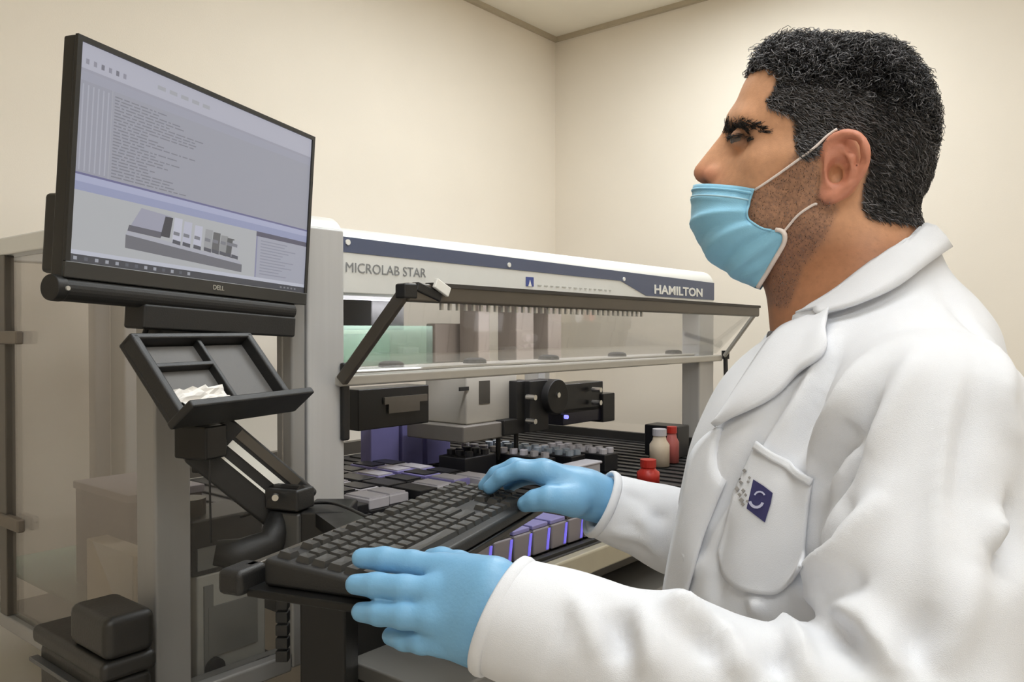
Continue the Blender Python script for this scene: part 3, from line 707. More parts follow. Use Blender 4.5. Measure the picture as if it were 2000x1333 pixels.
# crossbar under the screen
cb0 = S(-.006, -.0135, -.010); cb1 = S(.47, -.0135, -.010)
b = MB(); b.cyl(cb0, cb1, .0165, 24); ab(b, 'crossbar', m_black, smooth=False)
b = MB(); b.tube([cb0 - UM * .004, cb0 + UM * .012], [.017, .0175], 24); ab(b, 'end_knob', m_black, bevel=.002)
b = MB(); q = cb0 + UM * .008 + SN * .0165; b.cyl(q, q + SN * .003, .003, 8); ab(b, 'knob_mark', m_lgrey)
b = MB(); b.obox(S(.30, -.042, -.014), UM * .172, SU * .018, SN * .020); ab(b, 'channel', m_black, bevel=.004)
b = MB(); b.obox(S(.30, .03, -.055), UM * .05, SU * .07, SN * .006); ab(b, 'mount_plate', m_blackm, bevel=.003)
b = MB(); b.obox(S(.225, -.075, -.022), UM * .055, SU * .022, SN * .018); ab(b, 'swivel_block', m_blackm, bevel=.004)
for u in (.158, .32): 
    b = MB(); b.cyl(S(u, -.055, -.02), S(u, -.115, -.035), .004, 8); ab(b, 'stay_rod', m_blackm)
# accessory tray: sloping pan with rims, two dividers and a front lip
t0 = P(352, 812, 1.07)                                           # lower near corner
back = -NN * .0907 + np.array([0, 0, .108]); bl = np.linalg.norm(back); back /= bl; tw = .245; tn = np.cross(U, back); tn = tn if tn @ NN > 0 else -tn
def T(u, v, n=0.0): return t0 + U * u + back * v + tn * n
m_tray = mat('tray_black', rgb(30, 29, 28), .5, bump=.2, bscale=700, var=.08)
m_trayf = mat('tray_liner', rgb(96, 94, 92), .6, bump=.2, bscale=600)
tray = None
b = MB(); b.obox(T(tw / 2, bl / 2, -.022), U * tw / 2, back * bl / 2, tn * .004); tray = ab(b, 'accessory_tray', m_tray, bevel=.003)
def tb(b, name, m=m_tray, **k):
    b.v = W2L(arm, b.v); return b.build(name, m, tray, **k)
b = MB(); b.obox(T(.007, bl / 2, -.009), U * .007, back * bl / 2, tn * .012); tb(b, 'rim', bevel=.004)
b = MB(); b.obox(T(tw - .007, bl / 2, -.009), U * .007, back * bl / 2, tn * .012); tb(b, 'rim', bevel=.004)
b = MB(); b.obox(T(tw / 2, bl - .005, -.009), U * tw / 2, back * .005, tn * .012); tb(b, 'rim', bevel=.003)
b = MB(); b.obox(T(tw / 2 + .004, -.002, .004), U * (tw / 2 + .010), back * .006, tn * .026); tb(b, 'front_lip', bevel=.003)
b = MB(); b.obox(T(tw * .52, bl / 2, -.011), U * .004, back * (bl / 2 - .006), tn * .008); tb(b, 'divider', bevel=.002)
b = MB(); b.obox(T(tw * .27, bl * .62, -.011), U * (tw * .25), back * .004, tn * .008); tb(b, 'divider', bevel=.002)
b = MB(); b.obox(T(tw / 2, bl / 2, -.0165), U * (tw / 2 - .015), back * (bl / 2 - .012), tn * .0012); tb(b, 'liner', m_trayf)
b = MB(); q = T(tw * .34, bl * .30, -.0150); b.cyl(q, q + tn * .001, .006, 12); tb(b, 'hole', m_black)
# gas spring arm
j0 = P(418, 868, 1.20); j1 = P(560, 985, 1.25)
ad = (j1 - j0); al = np.linalg.norm(ad); ad /= al; side = np.cross(ad, np.array([0, 0, 1.0])); 
fr = np.array([.45, -.89, 0.0]); fr = fr - ad * (fr @ ad); fr /= np.linalg.norm(fr); sd = np.cross(ad, fr)
b = MB(); b.obox((j0 + j1) / 2, ad * (al / 2 + .02), fr * .022, sd * .044); ab(b, 'spring_arm', m_tray, bevel=.006, seg=3)
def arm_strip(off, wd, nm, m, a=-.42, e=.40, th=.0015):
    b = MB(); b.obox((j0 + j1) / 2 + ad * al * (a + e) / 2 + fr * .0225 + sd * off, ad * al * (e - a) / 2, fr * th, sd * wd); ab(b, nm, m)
sgn = -1 if sd[0] > 0 else 1
arm_strip(-sgn * .016, .0055, 'highlight_strip', m_wletter); arm_strip(sgn * .006, .0018, 'highlight_strip', m_wletter); arm_strip(-sgn * .034, .007, 'cover_plate', m_dgrey)  # white strips paint the reflected highlight along the spring arm
b = MB(); b.obox(P(392, 862, 1.17), U * .022, NN * .030, np.array([0, 0, .024])); ab(b, 'upper_joint', m_blackm, bevel=.004)
b = MB(); b.obox(P(400, 800, 1.29), U * .018, NN * .012, np.array([0, 0, .10])); ab(b, 'upright', m_blackm, bevel=.003)
b = MB(); b.obox(P(566, 972, 1.22), U * .022, NN * .030, np.array([0, 0, .016])); ab(b, 'lower_joint', m_tray, bevel=.004)
b = MB(); q = P(538, 970, 1.195); b.cyl(q, q + np.array([.003, -.012, 0]), .0048, 12); ab(b, 'bolt', m_steel)
b = MB(); b.cyl(P(545, 960, 1.22) - NN * .03, P(545, 960, 1.22) + NN * .04, .012, 16); ab(b, 'pivot_pin', m_blackm)
b = MB(); b.obox(P(585, 1030, 1.24), U * .040, NN * .028, np.array([0, 0, .030])); ab(b, 'base_block', mat('graphite_block', rgb(66, 65, 63), .45), bevel=.004)
b = MB(); b.tube([P(548, 1010, 1.22), P(530, 1060, 1.2), P(470, 1085, 1.18), P(420, 1080, 1.17)], [.02, .022, .024, .018], 14); ab(b, 'cable_boot', m_black, smooth=True)
# keyboard tray
KZ = 1.2308
kb0 = P(514, 1082, .7548); kb0[2] = KZ                           # rear near corner of the keyboard (at desk height)
KL, KD = .410, .127
def Kp(a, b_, z=0.0): return kb0 + U * a + NN * b_ + np.array([0, 0, z])
b = MB(); b.obox(Kp(KL / 2 - .004, KD / 2 - .004, -.034), U * (KL / 2 + .008), NN * (KD / 2 + .006), np.array([0, 0, .004])); ab(b, 'keyboard_shelf', m_blackm, bevel=.002)
b = MB(); b.obox(Kp(-.002, -.022, -.024), U * .020, NN * .014, np.array([0, 0, .012])); ab(b, 'shelf_clamp', m_tray, bevel=.006, seg=3)
b = MB(); b.bar(Kp(0, -.018, -.016), Kp(.20, -.018, -.016), .01, .008); ab(b, 'shelf_rod', m_dgrey, bevel=.002)
b = MB(); ka = Kp(KL * .45, .04, -.052); kq = np.array([pc[0], pc[1], KZ - .075]); b.bar(ka, kq, .06, .02); ab(b, 'shelf_bracket', m_blackm)
# chain guide hanging behind the keyboard
c0 = P(552, 1128, 1.30)
for i in range(7):
    q = c0 - np.array([0, 0, .021 * i]); b = MB(); b.obox(q, (.010, 0, 0), (0, .008, 0), (0, 0, .009)); ab(b, 'chain_link', m_tray, bevel=.002)

# keyboard
m_kb = mat('keyboard_black', rgb(33, 32, 31), .5, bump=.1, bscale=600)
m_key = mat('keycap_black', rgb(52, 50, 47), .48, var=.12, scale=90)
kb = empty('keyboard', tuple(Kp(KL / 2, KD / 2, -.03)), -UA + math.pi / 2, 'black full-size computer keyboard under the two gloved hands', 'keyboard')
# local frame: x along U, y = away from the person (towards the screen), z up
TK = math.radians(4)
b = MB(); hx, hy = KL / 2, KD / 2
b.add([(-hx, -hy, 0), (hx, -hy, 0), (hx, hy, 0), (-hx, hy, 0), (-hx, -hy, .014), (hx, -hy, .014), (hx, hy, .026), (-hx, hy, .026)],
      [(0, 3, 2, 1), (4, 5, 6, 7), (0, 1, 5, 4), (1, 2, 6, 5), (2, 3, 7, 6), (3, 0, 4, 7)])
b.build('case', m_kb, kb, bevel=.004, seg=3)
UNIT = .01765; x_left = -hx + .010
rows = [  # (y index from front, list of widths; None marks a gap)
    [1.25, 1.25, 1.25, 6.25, 1.25, 1.25, 1.25, 1.25, ('g', .3), 1, 1, 1, ('g', .3), 2, 1],
    [2.25] + [1] * 10 + [2.75, ('g', 1.3), 1, ('g', 1.3), 1, 1, 1, 1],
    [1.75] + [1] * 11 + [2.25, ('g', 3.6), 1, 1, 1],
    [1.5] + [1] * 12 + [1.5, ('g', .3), 1, 1, 1, ('g', .3), 1, 1, 1, 1],
    [1] * 13 + [2, ('g', .3), 1, 1, 1, ('g', .3), 1, 1, 1, 1],
    [1, ('g', 1), 1, 1, 1, 1, ('g', .5), 1, 1, 1, 1, ('g', .5), 1, 1, 1, 1, ('g', .3), 1, 1, 1, ('g', .3), 1, 1, 1, 1]]
key_mesh = {}
for ri, row in enumerate(rows):
    x = x_left; y = -hy + .012 + (ri + .5) * UNIT + (.003 if ri == 5 else 0); zt = .014 + .012 * (y + hy) / KD
    for kx in row:
        if isinstance(kx, tuple): x += kx[1] * UNIT * .98; continue
        wd = kx * UNIT * .98
        if kx not in key_mesh:
            q = MB(); a_, b_ = wd / 2 - .0008, UNIT / 2 - .0010; c_, d_ = a_ - .0022, b_ - .0024
            q.add([(-a_, -b_, 0), (a_, -b_, 0), (a_, b_, 0), (-a_, b_, 0), (-c_, -d_ , .0058), (c_, -d_, .0058), (c_, d_ + .0008, .0061), (-c_, d_ + .0008, .0061), (0, 0, .0052)],
                  [(0, 3, 2, 1), (0, 1, 5, 4), (1, 2, 6, 5), (2, 3, 7, 6), (3, 0, 4, 7), (4, 5, 8), (5, 6, 8), (6, 7, 8), (7, 4, 8)])
            mm = bpy.data.meshes.new('key'); mm.from_pydata([tuple(v) for v in q.v], [], q.f); mm.update(); mm.materials.append(m_key); key_mesh[kx] = mm
        k = bpy.data.objects.new('key', key_mesh[kx]); COL.objects.link(k); k.parent = kb; k.location = (x + wd / 2, y, zt - .0005); k.rotation_euler = (math.atan(.012 / KD), 0, 0)
        x += wd
# cables
def cable(name, pts, r, m, label, n=40):
    b = MB(); b.tube(list(curve(pts, n)), r, 8); o = b.build(name, m, None, smooth=True); tag(o, label, 'cable'); return o
cable('keyboard_cable', [Kp(.20, -.003, -.012), P(655, 985, 1.20), P(600, 984, 1.24), P(540, 990, 1.27), P(470, 1010, 1.3)], .0022, m_black, 'thin black keyboard cable running back past the arm joint')
cable('screen_cable', [P(408, 838, 1.15), P(409, 900, 1.15), P(410, 960, 1.15), P(412, 1060, 1.16)], .0016, m_black, 'thin black cable hanging straight down below the accessory tray')
# crumpled white slip in the tray
g = 9; vs = []; fs = []
for i in range(g):
    for j in range(g):
        vs.append(T(.02 + .095 * i / (g - 1) + .003 * R_.random(), .012 + .034 * j / (g - 1) + .002 * R_.random(), -.010 + .010 * R_.random()))
for i in range(g - 1):
    for j in range(g - 1): fs.append((i * g + j, (i + 1) * g + j, (i + 1) * g + j + 1, i * g + j + 1))
o = mesh_obj('paper_slip', vs, fs, mat('white_paper', rgb(236, 232, 226), .7, bump=.2)); md = o.modifiers.new('thickness', 'SOLIDIFY'); md.thickness = .0008
tag(o, 'crumpled white slip of paper lying in the black accessory tray', 'paper')
# ------------------------------------------------------------------ the person
BO = np.array([.375, .84, 0.0])                                   # body axis on the floor
BF = np.array([-.978, .208, 0.0]); BF /= np.linalg.norm(BF)       # body faces the screen side
BL = np.array([-BF[1], BF[0], 0.0]); BL = BL if BL[1] < 0 else -BL  # the person's left, towards the camera
def B(f, l, z): return BO + BF * f + BL * l + np.array([0, 0, z])
per = empty('person', (BO[0], BO[1], 0), 0, 'person in white lab coat, blue gloves and lowered face mask typing at the keyboard', 'person')
def wl(V): return np.asarray(V) - np.array([BO[0], BO[1], 0])

# ---- head frame: sagittal plane seen side-on from the camera
th = math.atan(590 / FPX)
HL = np.array([-math.sin(th), -math.cos(th), 0.0]); HF = np.array([-math.cos(th), math.sin(th), 0.0])
H0 = P(1590, 300, .87)
def Hs(px, py, l=0.0):
    """photo position on the plane at lateral offset l -> (forward, lateral, up) in the head frame"""
    r = ray(px, py); t = ((H0 + HL * l - CAM) @ HL) / (r @ HL); q = CAM + r * t - H0
    return np.array([q @ HF, l, q[2]])
def h2w(q): q = np.asarray(q); return H0 + q[..., 0:1] * HF + q[..., 1:2] * HL + q[..., 2:3] * np.array([0, 0, 1.0])
def head_sdf(q):
    p = q.copy(); p[..., 1] = np.abs(p[..., 1])
    e = lambda px, py, l, rad: s_ell(p, Hs(px, py, l), (rad[0], rad[2], rad[1]))          # rad = forward, up, side
    k = lambda a, b, r1, r2: s_cone(p, Hs(*a), Hs(*b), r1, r2)
    d = e(1636, 240, 0, (.0870, .0715, .0760))
    d = smin(d, e(1535, 215, 0, (.0505, .062, .060)), .03)
    d = smin(d, e(1535, 335, 0, (.060, .085, .057)), .03)
    d = smin(d, e(1660, 312, 0, (.0725, .058, .064)), .03)
    d = smin(d, k((1444, 238, .0), (1466, 238, .040), .0135, .012), .016)                # brow
    d = smin(d, k((1492, 318, .045), (1585, 305, .058), .016, .012), .02)               # cheekbone
    d = smin(d, k((1588, 425, .046), (1455, 490, .016), .017, .019), .03)               # jaw
    d = smin(d, k((1600, 330, .052), (1588, 425, .048), .018, .016), .03)
    d = smin(d, e(1505, 410, 0, (.052, .062, .046)), .03)
    d = smin(d, e(1432, 405, 0, (.026, .038, .028)), .03)
    d = smin(d, e(1430, 484, 0, (.021, .021, .024)), .02)
    # eye socket, then the lids
    d = smax(d, -e(1428, 273, .037, (.020, .0135, .017)), .014)
    d = smin(d, e(1449, 273, .031, (.0130, .0125, .0135)), .004)
    d = smax(d, -s_ell(p, Hs(1436, 274, .036), (.0088, .011, .0024)), .0015)
    # nose
    d = smin(d, k((1428, 262, 0), (1375, 337, 0), .0085, .0115), .008)
    d = smin(d, k((1448, 285, 0), (1408, 342, 0), .013, .016), .012)
    d = smin(d, e(1398, 343, .013, (.012, .0095, .0075)), .006)
    d = smax(d, -e(1383, 361, .008, (.007, .005, .004)), .003)
    # neck and throat
    d = smin(d, k((1655, 400, 0), (1705, 680, 0), .060, .068), .03)
    d = smin(d, k((1555, 505, 0), (1612, 680, 0), .034, .046), .035)
    d = smin(d, s_cone(p, Hs(1700, 650), Hs(1700, 760), .080, .11), .05)
    # ear
    ep = [(1618, 325, .076), (1611, 298, .079), (1624, 274, .084), (1650, 262, .089), (1675, 268, .093), (1689, 292, .095), (1687, 322, .093), (1672, 350, .089), (1648, 374, .084), (1622, 388, .080), (1606, 384, .077)]
    rr_ = [.0036, .0038, .0042, .0046, .0048, .0050, .0047, .0044, .0046, .0058, .005]; eq = curve([tuple(Hs(*a)) + (r_,) for a, r_ in zip(ep, rr_)], 26); ear = s_chain(p, list(eq[:, :3]), list(eq[:, 3]), .002)
    RR = np.stack([np.array([.97, .25, 0]) / 1.0017, np.array([-.25, .97, 0]) / 1.0017, np.array([0, 0, 1.0])])
    plate = s_ell(p, Hs(1648, 322, .0805), (.0195, .0045, .033), RR)
    plate = smin(plate, s_ell(p, Hs(1620, 372, .078), (.010, .0045, .012)), .006)
    ear = smin(ear, plate, .004)
    ah = [(1645, 290, .087), (1664, 308, .090), (1662, 338, .088), (1640, 358, .084)]
    ear = smin(ear, s_chain(p, [Hs(*a) for a in ah], [.003, .0042, .0042, .0035], .003), .003)
    ear = smax(ear, -s_ell(p, Hs(1636, 333, .090), (.0105, .012, .0145)), .003); ear = smax(ear, -s_chain(p, [Hs(1672, 285, .099), Hs(1679, 315, .098), Hs(1666, 348, .094)], [.0040, .0045, .0035]), .003)
    ear = smax(ear, -s_ell(p, Hs(1652, 284, .096), (.0125, .0085, .0085)), .003)
    d = smin(d, ear, .006)
    d = smin(d, s_ell(p, Hs(1613, 342, .076), (.0055, .006, .008)), .004)               # tragus
    d = smax(d, -s_ell(p, Hs(1631, 341, .082), (.006, .012, .008)), .003)
    return d
lo = np.array([-.15, -.112, -.235]); hi = np.array([.145, .112, .135])
Vh, Fh = nets(head_sdf, lo, hi, .0022); Vh = relax(Vh, Fh, 2, .4); Nh = vnormals(Vh, Fh)
# reference photo position of every head vertex (for painting hair line, beard and scalp as marks of the skin)
Wh = h2w(Vh); dv = Wh - CAM; dep = dv @ FWD
PXh = CX + FPX * (dv @ RGT) / dep; PYh = CY - FPX * (dv @ UPV) / dep
def poly_in(x, y, poly):
    r = np.zeros(len(x), bool); n = len(poly)
    for i in range(n):
        x1, y1 = poly[i]; x2, y2 = poly[(i + 1) % n]
        c_ = ((y1 > y) != (y2 > y)) & (x < (x2 - x1) * (y - y1) / (y2 - y1 + 1e-9) + x1); r ^= c_
    return r
def side_xy(V):
    """side elevation coordinates of head points, mapped through the mid plane so both sides match"""
    q = H0 + V[:, 0:1] * HF + np.array([0, 0, 1.0]) * V[:, 2:3] + HL * np.abs(V[:, 1:2]); d_ = q - CAM; z = d_ @ FWD
    return CX + FPX * (d_ @ RGT) / z, CY - FPX * (d_ @ UPV) / z
SX, SY = side_xy(Vh)
hair_poly = [(1400, 40), (1400, 150), (1448, 152), (1475, 140), (1500, 134), (1516, 150), (1510, 178), (1494, 196), (1508, 215), (1540, 225), (1550, 245), (1553, 300), (1575, 312), (1604, 292), (1612, 268), (1640, 252), (1680, 256), (1700, 300), (1690, 345), (1680, 400), (1690, 425), (1770, 437), (1900, 440), (1900, 40)]
beard_poly = [(1553, 296), (1600, 300), (1604, 390), (1640, 400), (1610, 470), (1570, 520), (1540, 600), (1480, 600), (1340, 560), (1340, 372), (1420, 385), (1480, 372), (1530, 335)]
hair_m = poly_in(SX, SY, hair_poly); beard_m = poly_in(SX, SY, beard_poly) & ~hair_m
earz = (np.abs(Vh[:, 1]) > .080)
hair_m &= ~earz
def soften(m, it=4):
    v = m.astype(float)[:, None]
    for _ in range(it): v = relax(np.repeat(v, 3, 1), Fh, 1, .6)[:, :1]
    return v[:, 0]
hm = soften(hair_m, 3); bm_ = soften(beard_m, 7); em = soften(earz, 3)
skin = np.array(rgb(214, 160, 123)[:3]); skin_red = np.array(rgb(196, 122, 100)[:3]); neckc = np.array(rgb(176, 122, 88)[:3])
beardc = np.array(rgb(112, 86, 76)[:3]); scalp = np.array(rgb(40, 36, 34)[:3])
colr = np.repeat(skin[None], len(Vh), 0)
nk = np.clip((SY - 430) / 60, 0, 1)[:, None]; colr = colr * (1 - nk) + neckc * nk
nose = np.exp(-(((SX - 1375) / 35) ** 2 + ((SY - 345) / 25) ** 2))[:, None]; colr = colr * (1 - .6 * nose) + skin_red * .6 * nose
colr = colr * (1 - .75 * em[:, None]) + skin_red * .75 * em[:, None]
spk = (RNG.random(len(Vh)) * .5 + .5)[:, None]
colr = colr * (1 - bm_[:, None] * .78 * spk) + beardc * bm_[:, None] * .78 * spk
lid = np.exp(-(((SX - 1446) / 30) ** 2 + ((SY - 268) / 18) ** 2))[:, None] * (np.abs(Vh[:, 1:2]) > .012)  # dark patch: shade around the eye painted into the skin colour
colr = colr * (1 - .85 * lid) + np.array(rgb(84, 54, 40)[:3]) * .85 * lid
nr_ = (RNG.random(len(Vh)) < .05) & poly_in(SX, SY, [(1680, 430), (1775, 436), (1780, 470), (1640, 560), (1560, 560), (1600, 470)])
colr[nr_] *= .9
colr = colr * (1 - hm[:, None]) + scalp * hm[:, None]
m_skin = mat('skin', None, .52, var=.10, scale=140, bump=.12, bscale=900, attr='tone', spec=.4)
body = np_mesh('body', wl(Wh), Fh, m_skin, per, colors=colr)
# eyeball
b = MB()
def ball(c_, r, n=14):
    vs = []; fs = []
    for i in range(n + 1):
        for j in range(2 * n):
            a, t = math.pi * i / n, math.pi * j / n; vs.append(np.array(c_) + r * np.array([math.sin(a) * math.cos(t), math.sin(a) * math.sin(t), math.cos(a)]))
    for i in range(n):
        for j in range(2 * n): fs.append((i * 2 * n + j, (i + 1) * 2 * n + j, (i + 1) * 2 * n + (j + 1) % (2 * n), i * 2 * n + (j + 1) % (2 * n)))
    return vs, fs
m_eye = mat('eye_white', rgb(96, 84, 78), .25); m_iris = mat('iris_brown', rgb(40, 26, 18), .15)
for s_ in (1, -1):
    cq = Hs(1449, 273, .031); cq = cq * (1, s_, 1); vs, fs = ball(cq, .0115); q = wl(h2w(np.array(vs)))
    e_ = mesh_obj('eye', q, fs, m_eye, per, smooth=True)
    vs, fs = ball(cq + np.array([.0052, 0.0, -.0003]), .0072, 10); q = wl(h2w(np.array(vs))); mesh_obj('iris', q, fs, m_iris, e_, smooth=True)

# ---- hair: strands grown from the scalp
def strands(name, roots, fn, count, tones, r0, parent=per, sides=3):
    idx = roots[RNG.integers(0, len(roots), count)]; pts = fn(idx); n, k = pts.shape[:2]                  # n strands of k points, head frame
    pts = wl(h2w(pts)); t = np.gradient(pts, axis=1); t /= np.linalg.norm(t, axis=2, keepdims=True) + 1e-9
    a = np.cross(t, RNG.normal(size=(n, 1, 3))); a /= np.linalg.norm(a, axis=2, keepdims=True) + 1e-9; bb_ = np.cross(t, a)
    rr = (r0 * np.linspace(1, .45, k))[None, :, None]
    V = np.stack([pts + rr * (math.cos(2 * math.pi * j / sides) * a + math.sin(2 * math.pi * j / sides) * bb_) for j in range(sides)], 2).reshape(-1, 3)
    tpl = np.array([(s_ * sides + j, s_ * sides + (j + 1) % sides, (s_ + 1) * sides + (j + 1) % sides, (s_ + 1) * sides + j) for s_ in range(k - 1) for j in range(sides)])
    F = (np.arange(n)[:, None, None] * k * sides + tpl[None]).reshape(-1, 4)
    return np_mesh(name, V, F, mat('hair', None, .45, var=.2, scale=400, attr='tone', spec=.5), parent, colors=np.repeat(tones(idx), k * sides, 0))
def rn(n): return RNG.random((n, 1, 1))
def unit(v): return v / (np.linalg.norm(v, axis=-1, keepdims=True) + 1e-9)
def dot(a, b): return (a * b).sum(-1, keepdims=True)
up_ = np.array([0, 0, 1.0])
HRt = np.nonzero(hair_m)[0]
# side band: below this line the hair is clipped short
topline = np.interp(SX, [1440, 1500, 1560, 1640, 1720, 1790, 1830, 1900], [150, 150, 158, 165, 190, 240, 330, 420])
istop = SY < topline + RNG.normal(size=len(SY)) * 12
TOP = HRt[istop[HRt]]; SID = HRt[~istop[HRt]]
dark = np.array(rgb(30, 27, 26)[:3]); grey = np.array(rgb(132, 130, 132)[:3]); mid = np.array(rgb(74, 68, 66)[:3])
def curl(i):
    n_ = len(i); n = Nh[i][:, None]; p0 = Vh[i][:, None] + RNG.normal(size=(n_, 1, 3)) * .001
    bk = np.array([-.35, 0, 0]) + RNG.normal(size=(n_, 1, 3)) * .55; tg = unit(bk - n * dot(bk, n)); bn = np.cross(n, tg)
    L = (.013 + .009 * rn(n_)) * np.where(SX[i] < 1515, np.clip((SX[i] - 1440) / 60, .4, 1), np.clip((1900 - SX[i]) / 170, .45, 1))[:, None, None] * np.clip((topline[i] - SY[i] + 12) / 55, .45, 1)[:, None, None]
    s_ = np.linspace(0, 1, 9)[None, :, None]; ph = rn(n_) * 6.28; cr = .0024 + .0022 * rn(n_); tu = 6.5 + 4 * rn(n_)
    base = p0 + n * (L * .8 * np.sin(s_ * 1.7)) + tg * (L * .75 * s_ ** 1.5)
    return base + cr * np.minimum(1, s_ * 2.5) * (np.cos(s_ * tu + ph) * bn + np.sin(s_ * tu + ph) * (n * .6 + tg * .6))
def tone_top(i):
    n_ = len(i); g = RNG.random(n_) < np.where(SX[i] < 1660, .38, .18)
    return np.where(g[:, None], grey * (.55 + .6 * RNG.random((n_, 1))), dark * (.7 + RNG.random((n_, 1))))
def short(i):
    n_ = len(i); n = Nh[i][:, None]; p0 = Vh[i][:, None] + RNG.normal(size=(n_, 1, 3)) * .0006
    fl = np.array([-.75, 0, -.55]) + RNG.normal(size=(n_, 1, 3)) * .30; tg = unit(fl - n * dot(fl, n))
    nb = np.clip((SX[i] - 1690) / 100, 0, 1)[:, None, None]; L = .006 + .0035 * rn(n_) + .004 * nb * (SY[i] < 360)[:, None, None]
    s_ = np.linspace(0, 1, 4)[None, :, None]
    return p0 + tg * L * s_ + n * (L * (.26 + .35 * nb) * np.sin(s_ * 1.9))
def tone_side(i):
    n_ = len(i); u = RNG.random((n_, 1)); r_ = RNG.random((n_, 1)); pg = np.where(SX[i] < 1690, .52, .20)[:, None]
    return np.where(u < pg, grey * (.5 + .55 * r_), np.where(u < pg + .3, mid * (.6 + .6 * r_), dark * (.7 + r_)))
hair = strands('hair', TOP, curl, 9500, tone_top, .00062)
strands('side_hair', SID, short, 15000, tone_side, .00048, hair)
# eyebrows, lashes, stubble
def brush(sel, flow, spread, length, rise, k=4):
    def fn(i):
        n_ = len(i); n = Nh[i][:, None]; fl = np.array(flow) + RNG.normal(size=(n_, 1, 3)) * spread; tg = unit(fl - n * dot(fl, n)); s_ = np.linspace(0, 1, k)[None, :, None]
        return Vh[i][:, None] + RNG.normal(size=(n_, 1, 3)) * .0005 + tg * length * s_ + n * rise * np.sin(s_ * 2)
    return fn
brow = np.nonzero((np.abs(Vh[:, 1]) > .006) & poly_in(SX, SY, [(1409, 254), (1420, 239), (1450, 233), (1480, 242), (1500, 257), (1494, 262), (1470, 253), (1440, 251), (1414, 263)]))[0]
strands('eyebrows', brow, brush(brow, (-.9, 0, .05), .25, .0075, .0012), 900, lambda i: dark * (.7 + .7 * RNG.random((len(i), 1))), .0004)
lash = np.nonzero((np.abs(Vh[:, 1]) > .012) & poly_in(SX, SY, [(1424, 264), (1450, 260), (1474, 268), (1476, 272), (1450, 267), (1424, 270)]))[0]
strands('lashes', lash, brush(lash, (.8, 0, -.3), .25, .005, .003), 200, lambda i: np.repeat(dark[None] * .6, len(i), 0), .0003)['kind'] = 'stuff'
beard_i = np.nonzero(beard_m & (np.abs(Vh[:, 1]) > .03))[0]
strands('stubble', beard_i, brush(beard_i, (.1, 0, -.8), .3, .0012, .0008, 2), 3500, lambda i: np.where(RNG.random((len(i), 1)) < .75, dark, grey) * 1.2, .00022)

# ---- face mask, worn below the nose
fr_px = [(1354, 365), (1351, 400), (1352, 440), (1368, 485), (1400, 521), (1438, 545), (1472, 562)]
ed_px = [(1478, 368), (1462, 402), (1461, 427), (1490, 447), (1535, 456), (1512, 508), (1480, 562)]
ed_l = [.050, .054, .056, .058, .056, .044, .026]
nv, nu = 46, 26
fr = curve([Hs(a, b_) for a, b_ in fr_px], nv); ed = curve([Hs(a, b_, l) for (a, b_), l in zip(ed_px, ed_l)], nv)
def sdf_grad(q, h=.001):
    g = np.stack([head_sdf((q + np.eye(3)[i] * h).astype(np.float32)) - head_sdf((q - np.eye(3)[i] * h).astype(np.float32)) for i in range(3)], -1) / (2 * h)
    return g / (np.linalg.norm(g, axis=-1, keepdims=True) + 1e-9)
Mv = np.zeros((nv, 2 * nu - 1, 3))
for i in range(nv):
    for j in range(2 * nu - 1):
        a = (j - (nu - 1)) / (nu - 1); ph = abs(a) * math.pi / 2
        c1, s1 = math.cos(ph) ** .85, math.sin(ph) ** 1.0
        s_ = ed[i, 0] + (fr[i, 0] - ed[i, 0]) * c1; l = ed[i, 1] * s1
        z = ed[i, 2] + (fr[i, 2] - ed[i, 2]) * c1
        Mv[i, j] = (s_, math.copysign(l, a), z)
flat = Mv.reshape(-1, 3)
for _ in range(4):
    d_ = head_sdf(flat.astype(np.float32)); g = sdf_grad(flat); need = np.maximum(0, .0032 - d_)
    flat = flat + g * need[:, None]
Mv = flat.reshape(nv, 2 * nu - 1, 3)
# pleats and drag folds
gu = np.gradient(Mv, axis=1); gv = np.gradient(Mv, axis=0); mn = np.cross(gu, gv); mn /= np.linalg.norm(mn, axis=-1, keepdims=True) + 1e-9
cen = np.array([-.02, 0, Mv[:, :, 2].mean()]); mn *= np.sign(((Mv - cen) * mn).sum(-1, keepdims=True))
ii, jj = np.meshgrid(np.linspace(0, 1, nv), np.abs(np.linspace(-1, 1, 2 * nu - 1)), indexing='ij')
amp = .0030 * np.sin(jj * math.pi * .92 + .12) + .0008
ple = np.zeros_like(ii)
for c0, tilt, wd, a in ((.13, -.02, .02, .8), (.30, -.12, .035, 1.4), (.42, -.16, .03, -1.0), (.52, -.20, .035, 1.2), (.66, -.16, .035, -.9), (.75, -.14, .04, 1.1), (.86, -.05, .03, .6)):
    ple += a * np.exp(-((ii - c0 - tilt * (jj - .5)) / wd) ** 2)
Mv = Mv + mn * (amp * ple)[..., None]
Mw = wl(h2w(Mv)).reshape(-1, 3); NU = 2 * nu - 1
Fm = [(i * NU + j, i * NU + j + 1, (i + 1) * NU + j + 1, (i + 1) * NU + j) for i in range(nv - 1) for j in range(NU - 1)]
m_mask = mat('mask_blue', rgb(142, 200, 228), .75, var=.05, scale=60, bump=.25, bscale=1200, sheen=.2)
mask = mesh_obj('face_mask', Mw, Fm, m_mask, per, smooth=True); md = mask.modifiers.new('thickness', 'SOLIDIFY'); md.thickness = .0012; md.offset = 1
m_loop = mat('mask_white', rgb(236, 222, 214), .7)
def seam(name, pts, r, parent=mask, m=m_loop, n=6):
    b = MB(); b.tube([p_ for p_ in pts], r, n); b.build(name, m, parent, smooth=True)
G = wl(h2w(Mv))
seam('seam', [G[i, NU - 1] + (G[i, NU - 1] - G[i, NU - 3]) * .1 for i in range(26, nv)], .0026)
seam('seam', [G[i, NU - 1] for i in range(0, 26)], .0013, m=m_mask)
